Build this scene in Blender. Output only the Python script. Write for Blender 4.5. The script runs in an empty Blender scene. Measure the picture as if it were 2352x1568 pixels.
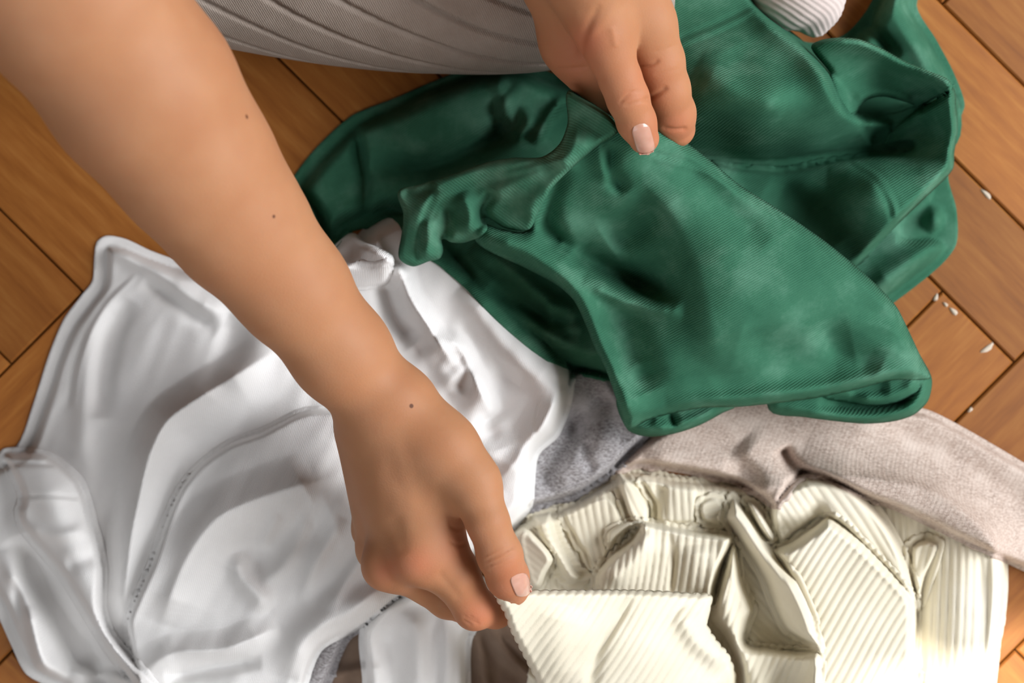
import bpy, math, random
import numpy as np
from mathutils import Vector, Matrix
from mathutils.bvhtree import BVHTree

random.seed(7)
rng = np.random.default_rng(7)
S = bpy.context.scene
C = S.collection

# ------------------------------------------------------------------ camera
FOC = 50.0
FPX = 2352 * FOC / 36.0          # focal length in pixels of the 2352 px frame
CAMH = 0.90                      # camera height above the floor (m)
cam_d = bpy.data.cameras.new('camera'); cam = bpy.data.objects.new('camera', cam_d); C.objects.link(cam)
cam.location = (0, 0, CAMH); cam.rotation_euler = (0, 0, 0)
cam_d.lens = FOC; cam_d.sensor_width = 36; cam_d.clip_start = 0.01
cam_d.dof.use_dof = True; cam_d.dof.focus_distance = CAMH - 0.135; cam_d.dof.aperture_fstop = 5.6
S.camera = cam

# ------------------------------------------------------------------ world and light
world = bpy.data.worlds.new('world'); S.world = world; world.use_nodes = True
bg = world.node_tree.nodes['Background']
bg.inputs[0].default_value = (1.0, 0.90, 0.80, 1); bg.inputs[1].default_value = 0.035

sun_d = bpy.data.lights.new('sun', 'SUN'); sun = bpy.data.objects.new('sun', sun_d); C.objects.link(sun)
sun_d.energy = 6.5; sun_d.angle = math.radians(0.6); sun_d.color = (1.0, 0.95, 0.87)
SUN_DIR = Vector((0.0, 1.0, -3.078)).normalized()          # the way the light travels
sun.rotation_euler = SUN_DIR.to_track_quat('-Z', 'Y').to_euler(); sun.location = (0, -4, 4)

win_d = bpy.data.lights.new('window_daylight', 'AREA'); win = bpy.data.objects.new('window_daylight', win_d); C.objects.link(win)
win_d.shape = 'RECTANGLE'; win_d.size = 1.6; win_d.size_y = 1.5; win_d.energy = 98; win_d.color = (0.97, 0.98, 1.0)
win.location = (1.98, 0.26, 1.58)
win.rotation_euler = (Vector((0, 0.05, 0.0)) - win.location).to_track_quat('-Z', 'Y').to_euler()

soft_fill_d = bpy.data.lights.new('added_fill_light', 'AREA'); soft_fill = bpy.data.objects.new('added_fill_light', soft_fill_d); C.objects.link(soft_fill)  # unseen fill lamp, added to brighten the white shirt and hand from the left
soft_fill_d.shape = 'RECTANGLE'; soft_fill_d.size = 1.0; soft_fill_d.size_y = 1.1; soft_fill_d.energy = 7.0; soft_fill_d.color = (0.97, 0.98, 1.0)
soft_fill.location = (-0.58, -0.88, 1.08)
soft_fill.rotation_euler = (Vector((-0.15, -0.05, 0.0)) - soft_fill.location).to_track_quat('-Z', 'Y').to_euler()

vs = S.view_settings
S.display_settings.display_device = 'sRGB'
vs.view_transform = 'Standard'; vs.look = 'None'; vs.exposure = 0.0; vs.gamma = 1.0; vs.use_curve_mapping = False

# ------------------------------------------------------------------ helpers
def lin(c):
    c = [v / 255.0 for v in c]
    return tuple(v / 12.92 if v <= 0.04045 else ((v + 0.055) / 1.055) ** 2.4 for v in c) + (1.0,)

def un(px, py, zmm):
    """point seen at photo position (px,py) standing zmm above the floor -> world metres"""
    d = CAMH - zmm / 1000.0
    return np.array([(px - 1176.0) / FPX * d, (784.0 - py) / FPX * d, zmm / 1000.0])

def rad(rpx, zmm): return rpx * (CAMH - zmm / 1000.0) / FPX

def tag(o, label=None, cat=None, group=None, kind=None):
    if label: o['label'] = label
    if cat: o['category'] = cat
    if group: o['group'] = group
    if kind: o['kind'] = kind
    return o

def empty(name, loc):
    o = bpy.data.objects.new(name, None); C.objects.link(o); o.location = loc; o.empty_display_size = 0.05
    return o

def world_of(o):
    v = Vector((0, 0, 0))
    while o is not None:
        v = v + o.location; o = o.parent
    return v

def mesh_obj(name, verts, faces, mat, parent=None, smooth=True):
    verts = np.asarray(verts, float)
    if parent is not None: verts = verts - np.array(world_of(parent))
    me = bpy.data.meshes.new(name)
    me.from_pydata(verts.tolist(), [], [tuple(int(i) for i in f) for f in faces])
    me.update()
    if smooth: me.shade_smooth()
    if mat: me.materials.append(mat)
    o = bpy.data.objects.new(name, me); C.objects.link(o)
    if parent is not None: o.parent = parent
    return o

# ------------------------------------------------------------------ materials
class NT:
    def __init__(s, name):
        s.m = bpy.data.materials.new(name); s.m.use_nodes = True
        s.t = s.m.node_tree; s.bsdf = s.t.nodes['Principled BSDF']
    def n(s, kind, **kw):
        nd = s.t.nodes.new(kind)
        for k, v in kw.items():
            if hasattr(nd, k): setattr(nd, k, v)
            else: nd.inputs[k.replace('_', ' ')].default_value = v
        return nd
    def l(s, a, b): s.t.links.new(a, b)
    def coord(s, rot=0.0, scale=(1, 1, 1), out='Object'):
        tc = s.n('ShaderNodeTexCoord'); mp = s.n('ShaderNodeMapping')
        mp.inputs['Rotation'].default_value = (0, 0, rot); mp.inputs['Scale'].default_value = scale
        s.l(tc.outputs[out], mp.inputs['Vector']); return mp.outputs[0]
    def noise(s, vec, scale, detail=3, rough=0.55):
        nd = s.n('ShaderNodeTexNoise'); nd.inputs['Scale'].default_value = scale
        nd.inputs['Detail'].default_value = detail; nd.inputs['Roughness'].default_value = rough
        s.l(vec, nd.inputs['Vector']); return nd.outputs['Fac']
    def ramp(s, fac, stops):
        r = s.n('ShaderNodeValToRGB'); e = r.color_ramp.elements
        e[0].position, e[0].color = stops[0]; e[1].position, e[1].color = stops[-1]
        for p, c in stops[1:-1]:
            x = e.new(p); x.color = c
        s.l(fac, r.inputs['Fac']); return r.outputs['Color']
    def math(s, op, a, b=None, c=None):
        nd = s.n('ShaderNodeMath', operation=op)
        for i, v in enumerate((a, b, c)):
            if v is None: continue
            if isinstance(v, (int, float)): nd.inputs[i].default_value = v
            else: s.l(v, nd.inputs[i])
        return nd.outputs[0]
    def mix(s, fac, a, b, mode='MIX'):
        nd = s.n('ShaderNodeMix', data_type='RGBA', blend_type=mode)
        if isinstance(fac, (int, float)): nd.inputs[0].default_value = fac
        else: s.l(fac, nd.inputs[0])
        for v, i in ((a, 6), (b, 7)):
            if isinstance(v, tuple): nd.inputs[i].default_value = v
            else: s.l(v, nd.inputs[i])
        return nd.outputs[2]
    def bump(s, h, strength, dist, normal=None):
        b = s.n('ShaderNodeBump'); b.inputs['Strength'].default_value = strength; b.inputs['Distance'].default_value = dist
        s.l(h, b.inputs['Height'])
        if normal is not None: s.l(normal, b.inputs['Normal'])
        return b.outputs[0]

def fabric(name, dark, mid, light, twill=0.0, rot=0.6, period=0.0012, fuzz=0.3, mottle=18.0, heather=0.0, rough=0.92, sheen=0.05, sss=0.0):
    t = NT(name); v = t.coord()
    col = t.ramp(t.noise(v, mottle, 5, 0.6), [(0.30, lin(dark)), (0.5, lin(mid)), (0.72, lin(light))])
    if heather > 0:
        hv = t.coord(rot, (1.0, 2.2, 1.0))
        hn = t.ramp(t.noise(hv, 420, 2, 0.7), [(0.36, (0, 0, 0, 1)), (0.64, (1, 1, 1, 1))])
        hn2 = t.noise(v, 1100, 1, 0.5)
        fac = t.math('MULTIPLY', t.math('ADD', hn, t.math('MULTIPLY', hn2, 0.6)), heather)
        col = t.mix(fac, col, lin(light))
    t.l(col, t.bsdf.inputs['Base Color'])
    h = t.noise(v, 1500, 2, 0.6)
    nb = t.bump(h, fuzz, 0.0006)
    if twill > 0:
        tv = t.coord(rot)
        w = t.n('ShaderNodeTexWave', wave_type='BANDS', bands_direction='X', wave_profile='SIN')
        w.inputs['Scale'].default_value = 0.314 / period; w.inputs['Distortion'].default_value = 1.2
        w.inputs['Detail'].default_value = 2; w.inputs['Detail Scale'].default_value = 1.5
        t.l(tv, w.inputs['Vector']); nb = t.bump(w.outputs['Fac'], twill, 0.0005, nb)
    t.l(nb, t.bsdf.inputs['Normal'])
    t.bsdf.inputs['Roughness'].default_value = rough
    t.bsdf.inputs['Specular IOR Level'].default_value = 0.15
    t.bsdf.inputs['Sheen Weight'].default_value = sheen; t.bsdf.inputs['Sheen Tint'].default_value = lin(light); t.bsdf.inputs['Sheen Roughness'].default_value = 0.5
    if sss > 0:
        t.bsdf.inputs['Subsurface Weight'].default_value = sss
        t.bsdf.inputs['Subsurface Radius'].default_value = (1, 0.95, 0.85); t.bsdf.inputs['Subsurface Scale'].default_value = 0.003
    return t.m

M = {}
M['green'] = fabric('green_cotton', (46, 96, 74), (58, 110, 86), (92, 140, 117), twill=0.55, rot=1.05, period=0.00125, mottle=26, sheen=0.06)
M['green_rib'] = fabric('green_cotton_rib', (52, 102, 80), (64, 116, 92), (98, 145, 122), twill=0.3, rot=2.2, period=0.0014, mottle=30, sheen=0.06)
M['white'] = fabric('white_jersey', (228, 227, 226), (234, 233, 232), (240, 239, 238), twill=0.3, rot=0.3, period=0.001, fuzz=0.3, sheen=0.05, sss=0.06)
M['cream'] = fabric('cream_rib_knit', (222, 215, 194), (230, 223, 203), (237, 231, 214), twill=0.0, fuzz=0.25, sheen=0.05, sss=0.1)
M['beige'] = fabric('oatmeal_knit', (150, 128, 116), (176, 154, 141), (218, 203, 192), twill=0.18, rot=0.45, period=0.0026, heather=0.7, mottle=60, fuzz=0.7)
M['grey'] = fabric('grey_marl_knit', (84, 78, 77), (108, 102, 101), (196, 194, 197), twill=0.15, rot=0.9, period=0.002, heather=0.6, mottle=40, fuzz=0.6)
M['taupe'] = fabric('taupe_cotton', (112, 92, 78), (128, 108, 93), (146, 127, 112), twill=0.3, rot=0.2, mottle=20)
M['legging'] = fabric('taupe_rib_legging', (152, 140, 130), (165, 153, 143), (177, 166, 157), twill=0.35, rot=-0.5, period=0.0011, mottle=24, fuzz=0.4)
M['sock'] = fabric('pale_pink_sock', (200, 184, 178), (212, 198, 193), (222, 210, 206), fuzz=0.3, mottle=30)

def wood_mat():
    t = NT('oak_parquet'); info = t.n('ShaderNodeObjectInfo')
    tc = t.n('ShaderNodeTexCoord'); add = t.n('ShaderNodeVectorMath', operation='ADD')
    cmb = t.n('ShaderNodeCombineXYZ'); r37 = t.math('MULTIPLY', info.outputs['Random'], 37.0)
    t.l(r37, cmb.inputs[0]); t.l(t.math('MULTIPLY', info.outputs['Random'], 11.0), cmb.inputs[1])
    t.l(tc.outputs['Object'], add.inputs[0]); t.l(cmb.outputs[0], add.inputs[1])
    mp = t.n('ShaderNodeMapping'); mp.inputs['Scale'].default_value = (1.0, 9.0, 1.0); t.l(add.outputs[0], mp.inputs['Vector'])
    g1 = t.noise(mp.outputs[0], 16, 5, 0.65)
    mp2 = t.n('ShaderNodeMapping'); mp2.inputs['Scale'].default_value = (1.0, 26.0, 1.0); t.l(add.outputs[0], mp2.inputs['Vector'])
    g2 = t.noise(mp2.outputs[0], 30, 3, 0.6)
    big = t.noise(add.outputs[0], 14, 3, 0.6)
    col = t.ramp(g1, [(0.25, lin((122, 70, 30))), (0.5, lin((156, 99, 47))), (0.75, lin((182, 126, 68)))])
    col = t.mix(t.math('MULTIPLY', g2, 0.35), col, lin((112, 64, 30)))
    col = t.mix(t.math('MULTIPLY', big, 0.45), col, lin((172, 110, 58)))
    hsv = t.n('ShaderNodeHueSaturation'); t.l(col, hsv.inputs['Color'])
    t.l(t.math('MULTIPLY_ADD', info.outputs['Random'], 0.40, 0.80), hsv.inputs['Value'])
    hsv.inputs['Saturation'].default_value = 1.03
    t.l(hsv.outputs[0], t.bsdf.inputs['Base Color'])
    t.l(t.math('MULTIPLY_ADD', g1, 0.2, 0.42), t.bsdf.inputs['Roughness'])
    t.bsdf.inputs['Specular IOR Level'].default_value = 0.28
    t.l(t.bump(g2, 0.15, 0.0004), t.bsdf.inputs['Normal'])
    return t.m
M['wood'] = wood_mat()

def plain(name, c, rough=0.7, spec=0.3):
    t = NT(name); v = t.coord(); n = t.noise(v, 60, 3)
    d = tuple(int(x * 0.9) for x in c)
    t.l(t.ramp(n, [(0.3, lin(d)), (0.7, lin(c))]), t.bsdf.inputs['Base Color'])
    t.bsdf.inputs['Roughness'].default_value = rough; t.bsdf.inputs['Specular IOR Level'].default_value = spec
    return t.m
M['grout'] = plain('dark_joint', (48, 30, 18), 0.95, 0.1)
M['filler'] = plain('pale_joint_filler', (214, 200, 182))
M['plaster'] = plain('greige_plaster', (168, 158, 147))
M['paint'] = plain('white_paint', (240, 238, 233), 0.4)

# ------------------------------------------------------------------ room: floor of herringbone planks, window wall
PW = 233.0 * CAMH / FPX          # plank width 64 mm
NL = 5; TH = math.radians(44.9)
o0 = un(189, 671, 0)             # corner of the pattern
e1 = np.array([math.cos(TH), -math.sin(TH)]); e2 = np.array([math.sin(TH), math.cos(TH)])
bx0, bx1, by0, by1 = -1.6, 2.02, -0.9, 2.3
floor = mesh_obj('floor', [(bx0, by0, -0.02), (bx1, by0, -0.02), (bx1, by1, -0.02), (bx0, by1, -0.02),
                           (bx0, by0, -0.0035), (bx1, by0, -0.0035), (bx1, by1, -0.0035), (bx0, by1, -0.0035)],
                 [(3, 2, 1, 0), (4, 5, 6, 7), (0, 1, 5, 4), (1, 2, 6, 5), (2, 3, 7, 6), (3, 0, 4, 7)], M['grout'], smooth=False)
tag(floor, 'honey-brown oak herringbone parquet floor with dark and putty-filled joints', 'floor', kind='structure')
def plank_mesh():
    L = PW * NL; g = 0.00055; b = 0.0011
    x0, x1, y0, y1 = g, L - g, g, PW - g
    v = []
    for (z, k) in ((-0.0034, 0), (-b, 0), (0.0, b)):
        v += [(x0 + k, y0 + k, z), (x1 - k, y0 + k, z), (x1 - k, y1 - k, z), (x0 + k, y1 - k, z)]
    f = [(0, 3, 2, 1), (8, 9, 10, 11)]
    for a in (0, 4):
        for i in range(4):
            j = (i + 1) % 4; f.append((a + i, a + j, a + 4 + j, a + 4 + i))
    me = bpy.data.meshes.new('plank'); me.from_pydata(v, [], f); me.update(); me.materials.append(M['wood']); return me
pm = plank_mesh()
cand = []
# row r spans t in [r, r+1]; its '\' plank ends at s = r + 1 + 2*NL*k   (corner o0 has s=t=0; row -1 ends at 0)
for r in range(-40, 41):
    for k in range(-5, 6):
        s0 = r + 1 + 2 * NL * k - NL
        cand.append((s0, r, 0))
        # '/' plank standing in column c = r + 1 + 2NLk - ... : its lower end touches row r
for c in range(-40, 41):
    for k in range(-5, 6):
        # column c (s in [c, c+1]) : rows just below the plank row that ends at c+1.. -> '/' plank has its top end at t = c
        t1 = c + 2 * NL * k
        cand.append((c, t1 - NL, 1))
n = 0
for s, t, kind in cand:
    cs, ct = (s + NL / 2, t + .5) if kind == 0 else (s + .5, t + NL / 2)
    ctr = o0[:2] + PW * (cs * e1 + ct * e2)
    if not (-0.72 < ctr[0] < 0.80 and -0.55 < ctr[1] < 0.62): continue
    ob = bpy.data.objects.new('plank', pm); C.objects.link(ob); ob.parent = floor
    if kind == 0:
        p = o0[:2] + PW * (s * e1 + t * e2); ob.location = (p[0], p[1], rng.uniform(-0.0004, 0.0)); ob.rotation_euler = (0, 0, -TH)
    else:
        p = o0[:2] + PW * ((s + 1) * e1 + t * e2); ob.location = (p[0], p[1], rng.uniform(-0.0004, 0.0)); ob.rotation_euler = (0, 0, math.pi / 2 - TH)
    n += 1
print('planks', n)
def filler(px, py, lpx, wpx, ang):
    c = un(px, py, 0); k = CAMH / FPX; v = []; f = []
    N = 10
    for ring, (sc, z) in enumerate(((1.0, -0.0012), (0.8, 0.0004), (0.35, 0.0007))):
        for i in range(N):
            a = 2 * math.pi * i / N; w = 1 + 0.18 * math.sin(3 * a + px)
            x, y = math.cos(a) * lpx * .5 * k * sc * w, math.sin(a) * wpx * .5 * k * sc * w
            v.append((c[0] + x * math.cos(ang) - y * math.sin(ang), c[1] + x * math.sin(ang) + y * math.cos(ang), z))
    for r in range(2):
        for i in range(N): f.append((r * N + i, r * N + (i + 1) % N, (r + 1) * N + (i + 1) % N, (r + 1) * N + i))
    f.append(tuple(2 * N + i for i in range(N)))
    mesh_obj('joint_filler', v, f, M['filler'], floor)
for a in ((2150, 683, 20, 11, 1.2), (2172, 699, 16, 8, -.75), (2191, 715, 26, 12, -.75), (2268, 800, 40, 14, .6),
          (2266, 446, 36, 11, -.78), (2229, 941, 16, 8, .8)): filler(*a)

# the window wall beyond the right of the frame: the daylight and the sun patch come through it
def box(v, f, x0, x1, y0, y1, z0, z1):
    b = len(v)
    v += [(x0, y0, z0), (x1, y0, z0), (x1, y1, z0), (x0, y1, z0), (x0, y0, z1), (x1, y0, z1), (x1, y1, z1), (x0, y1, z1)]
    f += [tuple(b + i for i in q) for q in ((3, 2, 1, 0), (4, 5, 6, 7), (0, 1, 5, 4), (1, 2, 6, 5), (2, 3, 7, 6), (3, 0, 4, 7))]
WY0, WY1, WZ0, WZ1 = -0.60, 1.12, 0.78, 2.38
WX0, WX1, WTOP = 2.02, 2.14, 3.0
v, f = [], []
box(v, f, WX0, WX1, -0.9, WY0, 0, WTOP); box(v, f, WX0, WX1, WY1, 3.2, 0, WTOP)
box(v, f, WX0, WX1, WY0, WY1, 0, WZ0); box(v, f, WX0, WX1, WY0, WY1, WZ1, WTOP)
tag(mesh_obj('wall_right', v, f, M['plaster'], smooth=False), 'greige plaster wall around the wide daylight window', 'wall', kind='structure')
v, f = [], []
for (a, b, c, d) in ((WY0, WY0 + .05, WZ0, WZ1), (WY1 - .05, WY1, WZ0, WZ1), (WY0 + .05, WY1 - .05, WZ0, WZ0 + .05), (WY0 + .05, WY1 - .05, WZ1 - .05, WZ1)):
    box(v, f, 2.06, 2.11, a, b, c, d)
tag(mesh_obj('window_1', v, f, M['paint'], smooth=False), 'white painted frame of the wide daylight window', 'window', kind='structure')

# the wall behind the photographer, with the narrow window that lets the sun in
SX0, SX1, SZ0, SZ1 = 0.209, 0.75, 0.9, 2.328
LX0, LX1, LZ0, LZ1 = -1.10, -0.06, 0.50, 1.66  # low square opening, invented to go with the added fill lamp
v, f = [], []
box(v, f, -2.6, LX0, -0.95, -0.90, 0, 4.6); box(v, f, LX0, LX1, -0.95, -0.90, 0, LZ0); box(v, f, LX0, LX1, -0.95, -0.90, LZ1, 4.6)
box(v, f, LX1, SX0 - .05, -0.95, -0.90, 0, 4.6); box(v, f, SX1 + .05, 2.02, -0.95, -0.90, 0, 4.6)
box(v, f, SX0 - .05, SX1 + .05, -0.95, -0.90, 0, SZ0 - .05); box(v, f, SX0 - .05, SX1 + .05, -0.95, -0.90, SZ1 + .05, 4.6)
tag(mesh_obj('wall_back', v, f, M['plaster'], smooth=False), 'greige plaster wall with a narrow window and an added low square opening', 'wall', kind='structure')
v, f = [], []
for (a, b, c, d) in ((SX0 - .05, SX0, SZ0 - .05, SZ1 + .05), (SX1, SX1 + .05, SZ0 - .05, SZ1 + .05), (SX0, SX1, SZ0 - .05, SZ0), (SX0, SX1, SZ1, SZ1 + .05)):
    box(v, f, a, b, -0.92, -0.90, c, d)
tag(mesh_obj('window_2', v, f, M['paint'], smooth=False), 'white painted frame of the narrow sunny window', 'window', kind='structure')

v, f = [], []  # frame of the invented opening around the fill lamp
for (a, b, c, d) in ((LX0, LX0 + .05, LZ0, LZ1), (LX1 - .05, LX1, LZ0, LZ1), (LX0 + .05, LX1 - .05, LZ0, LZ0 + .05), (LX0 + .05, LX1 - .05, LZ1 - .05, LZ1)):
    box(v, f, a, b, -0.94, -0.92, c, d)
tag(mesh_obj('added_window', v, f, M['paint'], smooth=False), 'white painted frame of an invented low square window', 'window', kind='structure')

# ------------------------------------------------------------------ cloth sculptor
ST = 4
RX0, RY0, RX1, RY1 = -500, -500, 2852, 2068
gx = np.arange(RX0, RX1 + 1, ST, dtype=float); gy = np.arange(RY0, RY1 + 1, ST, dtype=float)
GX, GY = np.meshgrid(gx, gy)
HM = np.zeros(GX.shape)                    # height of the pile so far (mm)
_fx = np.fft.rfftfreq(GX.shape[1]); _fy = np.fft.fftfreq(GX.shape[0])
def blur(a, sig):
    s = sig / ST
    k = np.exp(-2 * (math.pi ** 2) * s * s * (_fx[None, :] ** 2 + _fy[:, None] ** 2))
    return np.fft.irfft2(np.fft.rfft2(a) * k, s=a.shape)
def noise2(lx, ly, ang, seed):
    """smooth noise with wavelengths lx along / ly across a direction"""
    r = np.random.default_rng(seed).standard_normal(GX.shape)
    c, s = math.cos(ang), math.sin(ang)
    u = _fx[None, :] * c + _fy[:, None] * s; w = -_fx[None, :] * s + _fy[:, None] * c
    k = np.exp(-2 * math.pi ** 2 * ((u * lx / ST * .35) ** 2 + (w * ly / ST * .35) ** 2))
    q = np.fft.irfft2(np.fft.rfft2(r) * k, s=GX.shape)
    return q / (q.std() + 1e-9)
def bil(a, x, y):
    u = np.clip((x - RX0) / ST, 0, a.shape[1] - 1.001); w = np.clip((y - RY0) / ST, 0, a.shape[0] - 1.001)
    i = u.astype(int); j = w.astype(int); fu = u - i; fw = w - j
    return (a[j, i] * (1 - fu) + a[j, i + 1] * fu) * (1 - fw) + (a[j + 1, i] * (1 - fu) + a[j + 1, i + 1] * fu) * fw
def spline(pts, closed=True, sub=6):
    p = np.array([q[:2] for q in pts], float); n = len(p); out = []
    rngs = range(n) if closed else range(n - 1)
    for i in rngs:
        if closed: p0, p1, p2, p3 = p[(i - 1) % n], p[i], p[(i + 1) % n], p[(i + 2) % n]
        else: p0, p1, p2, p3 = p[max(i - 1, 0)], p[i], p[i + 1], p[min(i + 2, n - 1)]
        # centripetal-ish catmull-rom
        d = np.linalg.norm(p2 - p1)
        m1 = (p2 - p0); m2 = (p3 - p1)
        m1 = m1 / (np.linalg.norm(m1) + 1e-9) * d; m2 = m2 / (np.linalg.norm(m2) + 1e-9) * d
        for k in range(sub):
            t = k / sub; t2 = t * t; t3 = t2 * t
            out.append((2*t3-3*t2+1)*p1 + (t3-2*t2+t)*m1*0.8 + (-2*t3+3*t2)*p2 + (t3-t2)*m2*0.8)
    if not closed: out.append(p[-1])
    return np.array(out)
def seg_dist(X, Y, P, closed):
    """distance, nearest point, signed side and parameter along the polyline"""
    A = P; B = np.roll(P, -1, 0) if closed else P[1:]
    if not closed: A = P[:-1]
    best = np.full(X.shape, 1e18); NX = np.zeros(X.shape); NY = np.zeros(X.shape); SD = np.zeros(X.shape); T = np.zeros(X.shape)
    L = np.linalg.norm(B - A, axis=1); cum = np.concatenate([[0], np.cumsum(L)]); tot = cum[-1] + 1e-9
    for i in range(len(A)):
        ax, ay = A[i]; dx, dy = B[i] - A[i]; ll = dx * dx + dy * dy + 1e-12
        t = np.clip(((X - ax) * dx + (Y - ay) * dy) / ll, 0, 1)
        qx = ax + t * dx; qy = ay + t * dy
        d = (X - qx) ** 2 + (Y - qy) ** 2
        m = d < best
        best[m] = d[m]; NX[m] = qx[m]; NY[m] = qy[m]; T[m] = ((cum[i] + t * L[i]) / tot)[m]
        SD[m] = (dx * (Y - ay) - dy * (X - ax))[m]
    return np.sqrt(best), NX, NY, SD, T
def inside(X, Y, P):
    r = np.zeros(X.shape, bool); n = len(P); j = n - 1
    for i in range(n):
        xi, yi = P[i]; xj, yj = P[j]
        if yi != yj:
            c = ((yi > Y) != (yj > Y)) & (X < (xj - xi) * (Y - yi) / (yj - yi) + xi)
            r ^= c
        j = i
    return r
def stroke_field(X, Y, st):
    pts, amp, wl, wr = st[:4]; taper = st[4] if len(st) > 4 else (0.18, 0.18)
    P = spline(pts, False, 5)
    R = np.zeros(X.shape); w = max(wl, wr) * 2.6
    m = (X > P[:, 0].min() - w) & (X < P[:, 0].max() + w) & (Y > P[:, 1].min() - w) & (Y < P[:, 1].max() + w)
    if not m.any(): return R
    d, _, _, sd, t = seg_dist(X[m], Y[m], P, False)
    wd = np.where(sd > 0, wr, wl)
    if len(st) > 5: prof = np.maximum(0, 1 - d / (wd * 1.9)) ** 1.35     # sharp crest
    else: prof = np.exp(-(d / wd) ** 2)
    a0 = np.ones(t.shape)
    if taper[0] > 0: a0 *= np.clip(t / taper[0], 0, 1) ** 0.8 * (t < 2)
    if taper[1] > 0: a0 *= np.clip((1 - t) / taper[1], 0, 1) ** 0.8
    if not np.isscalar(amp):
        av = np.interp(t, np.linspace(0, 1, len(amp)), amp)
    else: av = amp
    R[m] = av * prof * a0
    return R
def tps(X, Y, ctrl):
    """thin plate spline through height control points"""
    c = np.array(ctrl, float); p = c[:, :2] / 400.0; n = len(c)
    def U(r2): return np.where(r2 > 1e-12, r2 * np.log(r2 + 1e-12), 0.0)
    K = U(((p[:, None] - p[None]) ** 2).sum(-1)) + np.eye(n) * 0.02
    A = np.zeros((n + 3, n + 3)); A[:n, :n] = K; A[:n, n] = 1; A[:n, n+1:] = p; A[n, :n] = 1; A[n+1:, :n] = p.T
    w = np.linalg.solve(A, np.concatenate([c[:, 2], np.zeros(3)]))
    m = (X > c[:, 0].min() - 320) & (X < c[:, 0].max() + 320) & (Y > c[:, 1].min() - 320) & (Y < c[:, 1].max() + 320)
    x, y = X[m] / 400.0, Y[m] / 400.0
    z = w[n] + w[n+1] * x + w[n+2] * y
    for i in range(n): z = z + w[i] * U((x - p[i, 0]) ** 2 + (y - p[i, 1]) ** 2)
    out = np.full(X.shape, -50.0); out[m] = np.clip(z, c[:, 2].min() - 15, c[:, 2].max() + 8)
    return out
def idw(X, Y, ctrl, p=3.0):
    num = np.zeros(X.shape); den = np.zeros(X.shape)
    for x, y, z in ctrl:
        w = 1.0 / ((X - x) ** 2 + (Y - y) ** 2 + 900.0) ** (p / 2); num += w * z; den += w
    return num / den

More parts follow.
